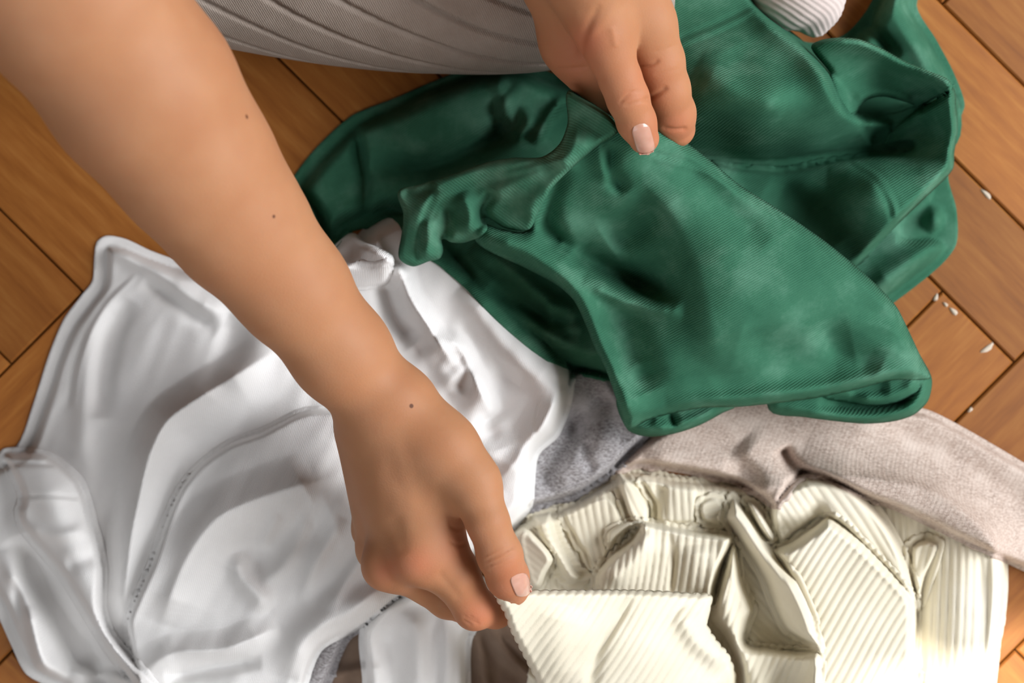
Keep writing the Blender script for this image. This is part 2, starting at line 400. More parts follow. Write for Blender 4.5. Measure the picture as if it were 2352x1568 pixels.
def edge_prof(d, er, ep):
    u = np.clip(d / er, 0, 1)
    return (1 - (1 - u) ** 2) if ep == 'soft' else np.sqrt(np.clip(1 - (1 - u) ** 2, 0, 1))
def panel(name, parent, outline, mat, lift=6.0, drape=30, thick=1.6, er=22, roll=60, strokes=(), ctrl=None, noise=(), fine=(), res=6, rib=None, sharp=False, seed=0, minz=0.0, ep='soft', amp=1.0):
    """a sheet of cloth laid over everything put down so far; folds are ridges and valleys in its height"""
    global HM
    P = np.array(outline, float) if sharp else spline(outline, True, 5)
    x0, y0 = P.min(0) - 12; x1, y1 = P.max(0) + 12
    # raster surface
    under = HM
    bl = blur(under, drape)
    base = 0.5 * (under + bl + np.sqrt((under - bl) ** 2 + 9.0))
    base = np.maximum(blur(base, 10), under + 0.3)
    surf = base + lift
    if ctrl:
        cz = tps(GX, GY, ctrl)
        surf = 0.5 * (surf + cz + np.sqrt((surf - cz) ** 2 + 25.0))
    rel = np.zeros(GX.shape)
    for st in strokes: rel += stroke_field(GX, GY, st)
    for i, (lx, ly, ang, na) in enumerate(noise): rel += na / amp * noise2(lx, ly, ang, 1000 + seed * 17 + i)
    surf = surf + rel * amp
    surf = np.maximum(surf, under + thick)
    # mesh nodes
    nx = int((x1 - x0) / res) + 2; ny = int((y1 - y0) / res) + 2
    X, Y = np.meshgrid(x0 + np.arange(nx) * res, y0 + np.arange(ny) * res)
    d, qx, qy, _, _ = seg_dist(X, Y, P, True)
    ins = inside(X, Y, P); sd = np.where(ins, d, -d)
    ok = sd > -0.5 * res
    cell = ok[:-1, :-1] & ok[1:, :-1] & ok[:-1, 1:] & ok[1:, 1:]
    cnt = np.zeros(X.shape, int)
    for a, b in ((0, 0), (0, 1), (1, 0), (1, 1)): cnt[a:ny - 1 + a, b:nx - 1 + b] += cell
    used = cnt > 0; bnd = used & ((cnt < 4) | (sd < 0.25 * res))
    X2 = np.where(bnd, qx, X); Y2 = np.where(bnd, qy, Y); sd2 = np.where(bnd, 0.0, np.maximum(sd, 0))
    ef = edge_prof(sd2, er, ep)
    hs = bil(surf, X2, Y2); hu = bil(under, X2, Y2)
    h = np.maximum(hu + thick, hs - roll * (1 - ef))
    for st in fine: h = h + stroke_field(X2, Y2, st)
    if rib:
        ang, per, ramp_ = rib[:3]; bend = rib[3] if len(rib) > 3 else 0.0; cx, cy = (x0 + x1) / 2, (y0 + y1) / 2
        a = math.radians(ang); ux, uy = math.cos(a), -math.sin(a)           # rib direction in the image, angle counter-clockwise
        al = (X2 - cx) * ux + (Y2 - cy) * uy; ac = -(X2 - cx) * uy + (Y2 - cy) * ux
        wob = noise2(260, 260, 0, 77 + seed); ph = (ac + bend * al * al / 1000.0 + 7 * bil(wob, X2, Y2)) / per
        prof = np.abs(np.sin(math.pi * ph)) ** 0.65
        h = h + ramp_ * (prof - 0.6)
        if True:
            ox, oy = X2 - X, Y2 - Y; ln = np.sqrt(ox ** 2 + oy ** 2) + 1e-6
            g = np.where(bnd, (prof - 0.5) * per * 0.22, 0)
            gyy, gxx = np.gradient(sd); gl = np.sqrt(gxx ** 2 + gyy ** 2) + 1e-6
            X2 = X2 - gxx / gl * g; Y2 = Y2 - gyy / gl * g
    h = np.maximum(h, minz)
    idx = -np.ones(X.shape, int); idx[used] = np.arange(used.sum())
    px, py, hz = X2[used], Y2[used], h[used]
    dd = CAMH - hz / 1000.0
    V = np.stack([(px - 1176) / FPX * dd, (784 - py) / FPX * dd, hz / 1000.0], 1)
    j, i = np.nonzero(cell)
    F = np.stack([idx[j + 1, i], idx[j + 1, i + 1], idx[j, i + 1], idx[j, i]], 1)
    o = mesh_obj(name, V, F, mat, parent)
    md = o.modifiers.new('cloth_thickness', 'SOLIDIFY'); md.thickness = thick / 1000.0; md.offset = -1.0; md.use_quality_normals = True
    # raster update
    rm = (GX > x0) & (GX < x1) & (GY > y0) & (GY < y1)
    ii = np.zeros(GX.shape, bool); ii[rm] = inside(GX[rm], GY[rm], P)
    dr, _, _, _, _ = seg_dist(GX[ii], GY[ii], P, True)
    efr = edge_prof(dr, er, ep)
    top = np.maximum(HM[ii] + thick, surf[ii] - roll * (1 - efr))
    if rib: top = top + rib[2] * 0.4
    HM = HM.copy(); HM[ii] = np.maximum(HM[ii], top)
    return o


# ------------------------------------------------------------------ garments, from the bottom of the pile up
# --- taupe garment, at the bottom
taupe = tag(empty('taupe_garment', un(1050, 1620, 0)), 'crumpled taupe cotton garment peeking out under the white and cream clothes', 'garment')
panel('body_panel', taupe, [(560, 1480), (700, 1420), (850, 1380), (1060, 1370), (1250, 1390), (1330, 1480), (1420, 1640), (1420, 1900), (600, 1900)], M['taupe'], lift=12, er=40, seed=1,
      strokes=[([(1115, 1430), (1160, 1500), (1260, 1590)], 10, 18, 12), ([(1150, 1440), (1210, 1500), (1290, 1560)], 9, 16, 10),
               ([(1090, 1450), (1110, 1540), (1130, 1640)], 7, 14, 16), ([(740, 1560), (800, 1543), (900, 1530)], 7, 12, 30)],
      noise=[(200, 60, 0.8, 1.0)])

# --- cream ribbed garment
cream = tag(empty('cream_ribbed_garment', un(1750, 1450, 0)), 'cream ribbed knit garment lying in deep soft folds, one corner lifted by the hand', 'garment')
CR = M['cream']
panel('back_panel', cream, [(1170, 1210), (1300, 1150), (1450, 1070), (1560, 1092), (1650, 1098), (1720, 1100), (1900, 1060), (2150, 1100), (2300, 1220), (2314, 1330), (2308, 1420), (2285, 1600), (2275, 1850), (1220, 1850), (1230, 1440), (1185, 1330)],
      CR, lift=16, er=34, res=3.6, rib=(86, 17, 1.1, 0.12), seed=2, thick=2, ctrl=[(2200, 1300, 38), (2220, 1500, 42), (2000, 1300, 20), (1700, 1300, 16), (1400, 1250, 16), (1500, 1600, 16), (2200, 1700, 42)],
      strokes=[([(2150, 1180), (2120, 1260), (2105, 1400), (2105, 1600)], -12, 22, 22), ([(2215, 1250), (2200, 1400), (2190, 1600)], 5, 40, 40), ([(2255, 1270), (2262, 1400), (2250, 1600)], -3, 14, 14),
               ([(1490, 1100), (1500, 1160), (1470, 1240)], -8, 25, 25)],
      noise=[(160, 120, 1.2, 1.2)])
panel('fold', cream, [(2080, 1250), (2130, 1225), (2170, 1250), (2140, 1330), (2110, 1400), (2085, 1350)], CR, lift=8, er=26, res=3.4, rib=(74, 17, 1.0), seed=3, thick=2)
panel('fold', cream, [(1405, 1078), (1430, 1074), (1470, 1110), (1503, 1165), (1490, 1235), (1440, 1205), (1415, 1140)], CR, lift=10, er=24, res=3.2, rib=(-62, 16, 1.0), seed=4, thick=2)
panel('fold', cream, [(1465, 1095), (1540, 1096), (1610, 1108), (1608, 1180), (1600, 1210), (1500, 1205), (1495, 1160)], CR, lift=6, er=20, res=3.2, rib=(96, 17, 1.1, 0.4), seed=5, thick=2,
      strokes=[([(1520, 1110), (1505, 1200)], -4, 14, 14)])
panel('fold', cream, [(1600, 1150), (1650, 1130), (1675, 1170), (1660, 1215), (1605, 1200)], CR, lift=5, er=18, res=3.2, rib=(12, 17, 1.0), seed=6, thick=2)
panel('rolled_edge', cream, [(1210, 1180), (1245, 1165), (1275, 1165), (1295, 1230), (1335, 1300), (1360, 1320), (1330, 1352), (1290, 1345), (1255, 1290), (1220, 1240)], CR, lift=16, er=34, res=3.2, rib=(16, 17, 1.2), seed=7, thick=2)
panel('fold', cream, [(1282, 1170), (1330, 1150), (1400, 1130), (1440, 1200), (1400, 1290), (1370, 1320), (1330, 1270)], CR, lift=4, er=18, res=3.2, rib=(-78, 17, 1.2, 0.5), seed=8, thick=2)
panel('corner_flap', cream, [(1170, 1225), (1205, 1203), (1240, 1230), (1278, 1282), (1262, 1320), (1245, 1356), (1200, 1362), (1170, 1300)], CR, lift=26, er=20, res=3.2, rib=(-38, 13, 0.35), seed=9, thick=2)
# back panel under the oatmeal sleeve, then the right main panel
panel('fold', cream, [(1760, 1150), (1850, 1090), (1960, 1110), (2050, 1200), (2092, 1290), (2114, 1400), (2075, 1375), (1965, 1262), (1900, 1205), (1840, 1235), (1785, 1262)], CR, lift=22, er=30, res=3.4, rib=(-56, 17, 1.1, -0.15), seed=10, thick=2,
      strokes=[([(1770, 1225), (1840, 1215), (1910, 1175)], -16, 30, 26)])
panel('front_panel', cream, [(1783, 1248), (1812, 1238), (1860, 1205), (1900, 1178), (1945, 1202), (1990, 1240), (2050, 1300), (2105, 1362), (2114, 1400), (2113, 1500), (2110, 1850), (1820, 1850), (1845, 1560), (1845, 1500), (1820, 1400), (1785, 1310), (1765, 1262)],
      CR, lift=22, er=34, res=3.2, rib=(62, 18, 1.2, -0.2), seed=11, thick=2, drape=70,
      strokes=[([(1790, 1240), (1840, 1320), (1880, 1420), (1892, 1500), (1888, 1700)], 13, 180, 40, (0.05, 0.05))], noise=[(160, 120, 1.2, 1.0)])
# deep pocket with the S-shaped fold around it
panel('fold', cream, [(1690, 1230), (1720, 1240), (1790, 1300), (1850, 1420), (1890, 1490), (1830, 1500), (1720, 1480), (1700, 1380)], CR, lift=3, er=10, res=3.4, rib=(-40, 17, 1.1), seed=12, thick=2)
panel('fold', cream, [(1687, 1232), (1700, 1260), (1712, 1330), (1740, 1400), (1725, 1440), (1719, 1472), (1760, 1478), (1830, 1488), (1888, 1494), (1896, 1560), (1890, 1850), (1640, 1850), (1690, 1580), (1688, 1530), (1660, 1470), (1626, 1425), (1630, 1380), (1655, 1300), (1665, 1265)],
      CR, lift=30, er=30, res=3.2, rib=(64, 17, 1.2, 0.8), seed=13, thick=2,
      strokes=[([(1690, 1250), (1665, 1370), (1690, 1470), (1730, 1560), (1740, 1700)], 10, 34, 30), ([(1870, 1500), (1780, 1540), (1730, 1600)], 4, 25, 25)], noise=[(120, 100, 0.5, 0.8)])
panel('strap_fold', cream, [(1668, 1150), (1680, 1125), (1700, 1140), (1735, 1185), (1770, 1240), (1800, 1285), (1840, 1330), (1868, 1390), (1885, 1450), (1894, 1500), (1870, 1492), (1800, 1455), (1768, 1400), (1740, 1325), (1700, 1265), (1672, 1220), (1655, 1190)],
      CR, lift=24, er=36, res=3.2, rib=(-60, 15, 0.9, -0.35), seed=14, thick=2, roll=60,
      strokes=[([(1685, 1150), (1760, 1270), (1840, 1400), (1885, 1490)], 8, 22, 22)])
panel('rolled_edge', cream, [(1705, 1140), (1740, 1150), (1765, 1185), (1785, 1235), (1770, 1250), (1735, 1215)], CR, lift=12, er=20, res=3.2, rib=(30, 15, 0.5), seed=15, thick=2)
panel('fold', cream, [(1360, 1320), (1395, 1275), (1440, 1235), (1475, 1190), (1520, 1196), (1600, 1212), (1682, 1225), (1688, 1245), (1665, 1300), (1650, 1352), (1640, 1400), (1500, 1400), (1370, 1370)],
      CR, lift=26, er=24, res=3.2, rib=(82, 17, 1.2, 0.9), seed=16, thick=2,
      strokes=[([(1395, 1225), (1450, 1235), (1480, 1205)], -10, 18, 14), ([(1480, 1200), (1475, 1260), (1420, 1320), (1380, 1330)], 10, 20, 34), ([(1540, 1220), (1545, 1300), (1540, 1370)], -3, 8, 8), ([(1600, 1250), (1600, 1370)], 6, 40, 40)])
panel('rolled_edge', cream, [(1390, 1218), (1420, 1196), (1470, 1190), (1478, 1205), (1450, 1215), (1420, 1240), (1400, 1260), (1388, 1245)], CR, lift=8, er=14, res=3.2, rib=(20, 14, 0.6), seed=17, thick=2)

# --- oatmeal knit sleeve
beige = tag(empty('oatmeal_knit_sweater', un(2100, 1120, 0)), 'oatmeal marled knit sweater sleeve stretched across the cream garment', 'sweater')
panel('sleeve', beige, [(1405, 1080), (1440, 1040), (1480, 1005), (1560, 960), (1700, 900), (1900, 900), (2060, 930), (2130, 940), (2220, 985), (2352, 1062), (2560, 1180), (2700, 1300), (2600, 1450), (2450, 1360), (2352, 1312), (2200, 1243), (2060, 1175), (1990, 1148), (1900, 1105), (1850, 1092), (1845, 1100), (1815, 1130), (1790, 1165), (1772, 1168), (1740, 1145), (1690, 1115), (1610, 1095), (1560, 1086), (1480, 1075)],
      M['beige'], lift=18, er=24, drape=40, seed=20, thick=2.6, res=5,
      strokes=[([(1797, 1028), (1815, 1062), (1848, 1092)], -15, 14, 16, (0.1, 0.0)), ([(1800, 1120), (1830, 1098), (1850, 1085)], -6, 10, 10), ([(1840, 1040), (1960, 1090), (2150, 1170), (2352, 1260)], 7, 50, 50), ([(1700, 1020), (1760, 1080), (1770, 1140)], 9, 40, 26), ([(1480, 1040), (1600, 1060), (1700, 1075)], 5, 30, 30), ([(2000, 960), (2200, 1060), (2400, 1180)], -3, 30, 30)],
      noise=[(300, 90, 0.4, 0.9)])

# --- grey marl garment, runs under the white one
grey = tag(empty('grey_marl_garment', un(1330, 1060, 0)), 'soft grey marl knit garment tucked under the edge of the white shirt', 'garment')
panel('body_panel', grey, [(1250, 960), (1310, 845), (1400, 850), (1450, 940), (1490, 1000), (1455, 1040), (1410, 1085), (1330, 1140), (1212, 1178), (1060, 1270), (930, 1400), (810, 1464), (775, 1530), (740, 1620), (690, 1700), (600, 1650), (680, 1480), (800, 1330), (1000, 1150), (1150, 1040)],
      M['grey'], lift=16, er=24, drape=40, seed=21, thick=2.6, res=5,
      strokes=[([(1260, 1110), (1330, 1060), (1420, 990)], 7, 36, 36), ([(1355, 1010), (1345, 1050), (1365, 1085)], -5, 14, 14), ([(1300, 1000), (1400, 900)], -6, 30, 30), ([(790, 1475), (740, 1540), (700, 1620)], 8, 24, 24), ([(1240, 1120), (1300, 1010), (1330, 930)], -7, 22, 22)],
      noise=[(120, 80, 0.6, 1.1)])

# --- white shirt
white = tag(empty('white_shirt', un(560, 1150, 0)), 'white cotton jersey shirt spread in loose folds under the reaching forearm', 'shirt')
WH = M['white']
panel('lower_panel', white, [(826, 1445), (880, 1380), (1000, 1330), (1120, 1330), (1100, 1440), (1082, 1470), (1082, 1600), (1078, 1850), (845, 1850), (832, 1560)], WH, lift=24, er=30, seed=30, amp=1.3,
      strokes=[([(940, 1395), (960, 1470), (965, 1600)], 6, 26, 26), ([(1020, 1400), (1025, 1480), (1020, 1640)], 5, 22, 14), ([(880, 1440), (900, 1540), (905, 1640)], -6, 24, 24)],
      fine=[([(1055, 1460), (1045, 1560), (1040, 1640)], -1.0, 4, 4)], noise=[(240, 60, 1.4, 1.0)])
panel('body_panel', white, [(216, 600), (222, 556), (245, 541), (290, 549), (345, 575), (430, 602), (520, 600), (620, 480), (668, 415), (730, 480), (768, 575), (850, 512), (930, 480), (1010, 540), (1080, 600), (1150, 650), (1220, 720), (1290, 790), (1318, 856), (1316, 915), (1285, 1000), (1238, 1045), (1228, 1120), (1222, 1165), (1182, 1216), (1120, 1250), (1040, 1330), (960, 1360), (912, 1374), (830, 1440), (742, 1487), (716, 1540), (690, 1640), (660, 1850), (200, 1850), (140, 1600), (60, 1548), (25, 1480), (0, 1425), (-50, 1330), (-70, 1180), (-30, 1060), (38, 1025), (75, 930), (110, 820), (145, 735), (185, 680), (212, 645)],
      WH, lift=5, er=46, drape=50, seed=31, amp=1.6, thick=1.4, res=5,
      ctrl=[(200, 720, 8), (130, 860, 8), (60, 1000, 10), (260, 600, 12), (-20, 1200, 10), (20, 1400, 10), (100, 1540, 10), (330, 800, 22), (600, 1000, 52), (760, 1100, 62), (900, 800, 50), (1000, 700, 50), (1150, 850, 48), (1100, 1050, 54), (700, 1300, 50), (880, 1250, 58), (300, 1300, 28), (130, 1420, 18), (450, 1500, 30)],
      strokes=[
        # left hem band and back ridge
        ([(330, 640), (262, 690), (215, 770), (196, 880), (190, 1000), (205, 1100)], [2, 3, 3, 3, 2], 22, 26),
        ([(300, 690), (255, 760), (236, 860), (232, 960)], -5, 26, 26),
        ([(240, 560), (330, 600), (430, 680), (520, 730)], 6, 24, 22),
        ([(330, 640), (420, 700), (500, 760)], -4, 20, 20),
        ([(540, 720), (520, 820), (470, 900)], -4, 40, 30),
        # central bright fold
        ([(640, 800), (560, 850), (470, 905), (385, 965), (345, 1040), (322, 1130), (300, 1240), (285, 1370), (275, 1450)], [10, 17, 20, 20, 18, 16, 14, 10], 56, 30, (0.15, 0.1), 's'),
        # lower left folds
        ([(40, 1230), (90, 1340), (150, 1440), (230, 1560), (300, 1640)], -14, 34, 30),
        ([(10, 1260), (60, 1400), (95, 1500), (150, 1590)], 7, 24, 24), ([(70, 1390), (80, 1470), (110, 1550)], 5, 14, 16), ([(30, 1330), (60, 1450), (80, 1530)], -5, 12, 12),
        ([(160, 1540), (260, 1555), (360, 1600)], 8, 16, 20), ([(240, 1420), (200, 1500), (260, 1560)], -4, 24, 24),
        # right of the forearm
        ([(915, 600), (940, 680), (985, 750), (1010, 790), (1040, 840)], [8, 11, 12, 11, 8], 18, 26, (0.18, 0.18), 's'),
        ([(880, 640), (905, 730), (950, 790)], -9, 30, 22),
        ([(1000, 770), (1050, 790), (1080, 850), (1110, 910), (1130, 960)], [8, 11, 12, 10], 18, 40, (0.18, 0.18), 's'),
        ([(1052, 905), (1074, 850), (1050, 805)], -4, 16, 16),
        ([(970, 800), (1010, 850), (1045, 890)], 3, 22, 26),
        ([(1060, 660), (1150, 780), (1240, 870), (1290, 890)], 8, 40, 30),
        ([(1130, 960), (1150, 1000), (1110, 1060)], 5, 30, 30),
        ([(1290, 885), (1255, 960), (1210, 1030), (1140, 1110)], [9, 10, 9, 6], 26, 30, (0.18, 0.18), 's'),
        ([(1180, 840), (1130, 950), (1150, 1030)], -6, 40, 30),
        ([(850, 540), (890, 590), (930, 640)], 7, 20, 20),
      ],
      fine=[([(318, 628), (255, 690), (212, 760), (182, 850), (170, 940)], 0.9, 5, 5, (0.05, 0.05)), ([(300, 632), (240, 692), (198, 762), (168, 850), (155, 940)], -0.9, 6, 6, (0.05, 0.05)),
            ([(1243, 905), (1232, 950), (1230, 1035)], -1.0, 5, 5)],
      noise=[(280, 90, 2.2, 1.0), (110, 34, 2.0, 0.35)])
panel('front_panel', white, [(700, 935), (600, 982), (520, 1012), (450, 1062), (405, 1120), (372, 1195), (340, 1290), (305, 1370), (283, 1432), (300, 1540), (330, 1850), (655, 1850), (692, 1640), (717, 1542), (744, 1490), (832, 1442), (914, 1376), (960, 1362), (1000, 1290), (960, 1120), (880, 1010), (800, 940)],
      WH, lift=18, er=22, drape=26, seed=34, thick=1.6, res=5, amp=1.5,
      strokes=[
        ([(820, 1080), (640, 1130), (500, 1190), (420, 1300), (370, 1430)], [3, 9, 12, 12, 8], 70, 40, (0.15, 0.1), 's'),
        ([(560, 1330), (640, 1230), (760, 1180)], -6, 60, 50),
        ([(700, 1120), (800, 1060), (830, 1000)], -5, 60, 60),
        ([(930, 1380), (800, 1400), (700, 1470), (670, 1560)], 9, 34, 40),
        ([(620, 1400), (560, 1330), (540, 1270)], 6, 22, 24),
        ([(640, 1440), (520, 1490), (400, 1500), (330, 1540)], [8, 9, 8, 6], 22, 26, (0.18, 0.18), 's'),
        ([(600, 1520), (480, 1535), (380, 1560)], -7, 16, 16),
        ([(720, 1170), (650, 1300), (600, 1340)], 3, 18, 18), ([(790, 1190), (730, 1290), (690, 1380)], 3, 18, 16), ([(850, 1260), (790, 1340), (750, 1400)], 3, 16, 16), ([(640, 1180), (600, 1260)], 2.5, 14, 14),
      ], noise=[(240, 80, 2.2, 0.9), (120, 30, 2.1, 0.4)])
panel('sleeve', white, [(-6, 1048), (8, 1030), (50, 1026), (105, 1031), (140, 1050), (185, 1090), (205, 1130), (222, 1195), (236, 1245), (246, 1310), (243, 1390), (262, 1450), (320, 1520), (395, 1600), (480, 1700), (400, 1720), (300, 1580), (240, 1500), (195, 1430), (140, 1340), (105, 1295), (40, 1215), (30, 1175), (38, 1140), (10, 1080)],
      WH, lift=18, er=30, drape=24, seed=32, amp=1.2, thick=2.2, res=5,
      strokes=[([(60, 1040), (120, 1150), (180, 1290), (250, 1440), (340, 1560)], 9, 50, 46), ([(60, 1210), (130, 1230), (200, 1215)], 3, 16, 16), ([(150, 1300), (230, 1270)], -3, 16, 20)],
      fine=[([(5, 1066), (60, 1064), (130, 1066)], -1.8, 5, 5, (0.02, 0.1)), ([(45, 1140), (110, 1137), (180, 1142)], -0.9, 4, 4, (0.02, 0.02)), ([(45, 1150), (110, 1147), (180, 1152)], 0.6, 4, 4, (0.02, 0.02))],
      noise=[(120, 60, 1.2, 0.5)])
panel('cuff', white, [(740, 590), (765, 566), (800, 536), (818, 537), (838, 556), (872, 568), (900, 584), (905, 604), (880, 618), (820, 620), (770, 620)], WH, lift=30, er=18, roll=18, drape=20, seed=33, thick=2.4, res=4,
      strokes=[([(765, 590), (810, 556), (890, 592)], 5, 30, 22)], fine=[([(800, 560), (795, 596)], 0.6, 5, 5), ([(820, 560), (818, 598)], 0.6, 5, 5), ([(845, 572), (843, 600)], 0.6, 5, 5)])
panel('cuff', white, [(752, 604), (790, 602), (850, 606), (903, 600), (901, 625), (890, 652), (868, 662), (835, 665), (800, 662), (770, 640)], WH, lift=9, er=20, roll=16, drape=16, seed=35, thick=2.4, res=4,
      strokes=[([(770, 622), (840, 630), (900, 622)], 5, 16, 20)])

# --- green garment
green = tag(empty('green_cotton_garment', un(1600, 480, 0)), 'washed green cotton garment bunched up over the pile, its edge pinched in a hand', 'garment')
GR = M['green']
panel('back_panel', green, [(662, 440), (700, 370), (755, 310), (812, 263), (900, 228), (1000, 185), (1090, 152), (1150, 144), (1210, 146), (1300, 175), (1420, 140), (1510, 60), (1505, -60), (1650, -120), (1720, -60), (1765, 30), (1850, 96), (1935, 82), (1990, 25), (2060, -90), (2140, -60), (2105, 10), (2150, 90), (2190, 165), (2216, 238), (2205, 275), (2196, 330), (2178, 405), (2197, 480), (2197, 560), (2160, 610), (2060, 690), (1900, 800), (1500, 900), (1380, 868), (1310, 850), (1240, 815), (1160, 750), (1080, 672), (1010, 610), (960, 580), (900, 500), (850, 520), (800, 535), (762, 572), (720, 520)],
      GR, lift=8, er=60, drape=40, seed=40, amp=1.5, thick=1.8, res=6,
      ctrl=[(800, 400, 20), (1000, 300, 28), (1200, 200, 32), (1150, 650, 40), (1250, 780, 44), (1600, 200, 14), (1800, 360, 4), (1700, 340, 4), (1950, 330, 4), (1550, 400, 10), (1800, 600, 14), (1400, 400, 16), (2100, 100, 30), (2180, 230, 26), (2130, 560, 22), (2000, 640, 24), (1700, 50, 30)],
      strokes=[([(818, 290), (835, 400), (840, 520)], -8, 12, 18), ([(1010, 190), (960, 320), (900, 420)], 4, 60, 60), ([(850, 380), (980, 385), (1120, 330), (1210, 270)], -14, 30, 22),
               ([(1160, 160), (1150, 260), (1190, 300), (1230, 250)], 9, 24, 18), ([(1180, 180), (1140, 240), (1165, 310)], -9, 16, 16), ([(1225, 330), (1265, 260), (1300, 220)], 9, 12, 12),
               ([(1000, 240), (900, 300)], 3, 50, 50),
               ([(1040, 600), (1150, 680), (1240, 760), (1330, 800)], 7, 30, 30), ([(1090, 560), (1180, 620), (1260, 690), (1330, 730)], 9, 26, 22), ([(1120, 660), (1230, 720), (1330, 770)], -7, 20, 18), ([(1260, 690), (1275, 745), (1340, 755)], 5, 14, 14),
               ([(1970, 15), (2010, 70), (2062, 135)], -8, 12, 16), ([(2080, 20), (2150, 120), (2190, 220)], 4, 30, 30), ([(2205, 240), (2190, 300)], 3, 14, 14),
               ([(2060, 540), (2140, 545), (2196, 545)], -14, 30, 14), ([(2180, 420), (2120, 480), (2060, 540)], -10, 30, 22), ([(2195, 570), (2100, 600), (2000, 660)], 6, 40, 30)],
      noise=[(260, 110, 0.5, 1.3), (90, 70, 0, 0.4)])
# upper right leg with its hem and ridge
panel('leg_panel', green, [(1490, 40), (1500, -20), (1560, -80), (1700, -90), (1735, -10), (1775, 38), (1850, 98), (1905, 165), (1945, 240), (1985, 262), (2060, 260), (2105, 242), (2150, 240), (2196, 215), (2198, 330), (2100, 345), (1990, 358), (1880, 372), (1760, 385), (1650, 378), (1560, 360), (1530, 250), (1510, 130)],
      GR, lift=4, er=26, drape=30, seed=41, amp=1.3, thick=1.8, res=5,
      ctrl=[(1560, 100, 78), (1640, 60, 74), (1750, 100, 84), (1850, 120, 80), (1940, 240, 78), (1990, 262, 56), (1600, 275, 88), (1740, 270, 108), (1880, 255, 96), (1650, 352, 16), (1800, 360, 14), (1950, 338, 14), (2080, 325, 16), (2150, 300, 30)],
      strokes=[([(1735, -10), (1790, 60), (1860, 120), (1910, 195), (1950, 262), (1985, 285)], [8, 12, 14, 14, 10], 18, 46), ([(1990, 320), (2060, 275), (2100, 245)], -12, 30, 22), ([(1600, 150), (1700, 200), (1800, 260)], 5, 40, 40), ([(1680, 110), (1720, 200), (1760, 300)], -4, 40, 40), ([(1990, 285), (2050, 290)], 6, 20, 26)],
      fine=[([(1560, 88), (1640, 56), (1720, 18), (1760, -10)], -1.4, 6, 6, (0.02, 0.02)), ([(1565, 100), (1645, 68), (1725, 30)], 1.0, 6, 6, (0.02, 0.02)), ([(1565, 112), (1645, 80), (1725, 42)], -0.8, 5, 5, (0.02, 0.02))],
      noise=[(200, 120, 0.9, 1.2), (80, 60, 0, 0.35)])
# fold rising at the far right, with the sharp corner
panel('fold', green, [(1862, 108), (1885, 92), (1930, 86), (1975, 90), (2020, 108), (2080, 141), (2130, 162), (2178, 182), (2188, 205), (2150, 225), (2110, 245), (2085, 236), (2030, 222), (1990, 230), (1960, 262), (1935, 235), (1905, 165)],
      GR, lift=8, er=14, roll=10, drape=30, seed=42, thick=1.8, res=5,
      ctrl=[(1880, 110, 80), (2000, 105, 80), (2180, 190, 84), (1950, 240, 44), (2100, 235, 30), (2030, 180, 40)],
      strokes=[([(1880, 96), (1975, 95), (2080, 146), (2182, 188)], 8, 16, 20), ([(2160, 200), (2120, 225), (2090, 236)], -9, 18, 18), ([(1960, 240), (2020, 215), (2090, 232)], 8, 24, 14)], noise=[(160, 90, 0.4, 0.8)])
panel('fold', green, [(2188, 200), (2196, 240), (2200, 300), (2192, 350), (2188, 390), (2130, 450), (2066, 512), (2020, 560), (1965, 615), (1900, 620), (1780, 520), (1660, 440), (1630, 372), (1700, 378), (1800, 384), (1900, 364), (2000, 350), (2090, 338), (2030, 335), (2060, 290), (2110, 248), (2150, 226)],
      GR, lift=3, er=20, roll=40, drape=24, seed=43, thick=1.8, res=5,
      ctrl=[(2186, 210, 84), (2190, 300, 72), (2150, 400, 70), (2050, 300, 26), (1700, 384, 16), (1850, 380, 18), (2000, 354, 20), (2080, 332, 22), (2010, 420, 84), (1900, 490, 58), (1750, 430, 34), (1660, 400, 34), (1960, 580, 50), (1850, 420, 44), (1820, 520, 36)],
      strokes=[([(2190, 215), (2192, 300), (2180, 380)], 6, 26, 10), ([(1760, 430), (1860, 480), (1920, 560)], -5, 40, 40), ([(1900, 400), (2050, 400), (2170, 380)], 7, 30, 40), ([(2040, 300), (2120, 300), (2180, 330)], -6, 26, 22)],
      fine=[([(1945, 372), (2005, 412), (2040, 470), (2052, 525)], -1.2, 5, 5, (0.02, 0.02)), ([(1958, 368), (2018, 408), (2052, 466), (2062, 515)], 1.0, 5, 5, (0.02, 0.02)), ([(1970, 366), (2030, 404), (2062, 462), (2070, 505)], -1.0, 5, 5, (0.02, 0.02))],
      noise=[(200, 100, 0.5, 1.0)])
# rolled cuff seen under the mouth of the front leg
panel('cuff', green, [(1765, 940), (1780, 820), (1950, 720), (2060, 740), (2125, 835), (2141, 872), (2132, 920), (2098, 953), (2050, 968), (1985, 973), (1910, 966), (1850, 958)], M['green'], lift=30, er=26, drape=30, seed=44, thick=2.4, res=5, roll=16, ctrl=[(1800, 930, 62), (1900, 960, 58), (2050, 960, 58), (2125, 900, 62), (2060, 780, 78), (1850, 800, 74), (1980, 860, 64)],
      strokes=[([(1800, 945), (1900, 955), (2000, 958), (2090, 935), (2125, 880)], 9, 16, 22), ([(1880, 925), (1990, 935), (2070, 918), (2112, 872)], -12, 18, 16)])
panel('cuff_lining', green, [(1890, 905), (1940, 800), (2050, 780), (2112, 835), (2122, 868), (2105, 900), (2060, 925), (2005, 932), (1950, 925)], M['green'], lift=5, er=26, drape=20, seed=45, roll=10, thick=1.8, res=5,
      strokes=[([(1960, 915), (2020, 920), (2080, 900), (2112, 865)], 8, 16, 18), ([(1950, 890), (2040, 880)], -8, 20, 20)])
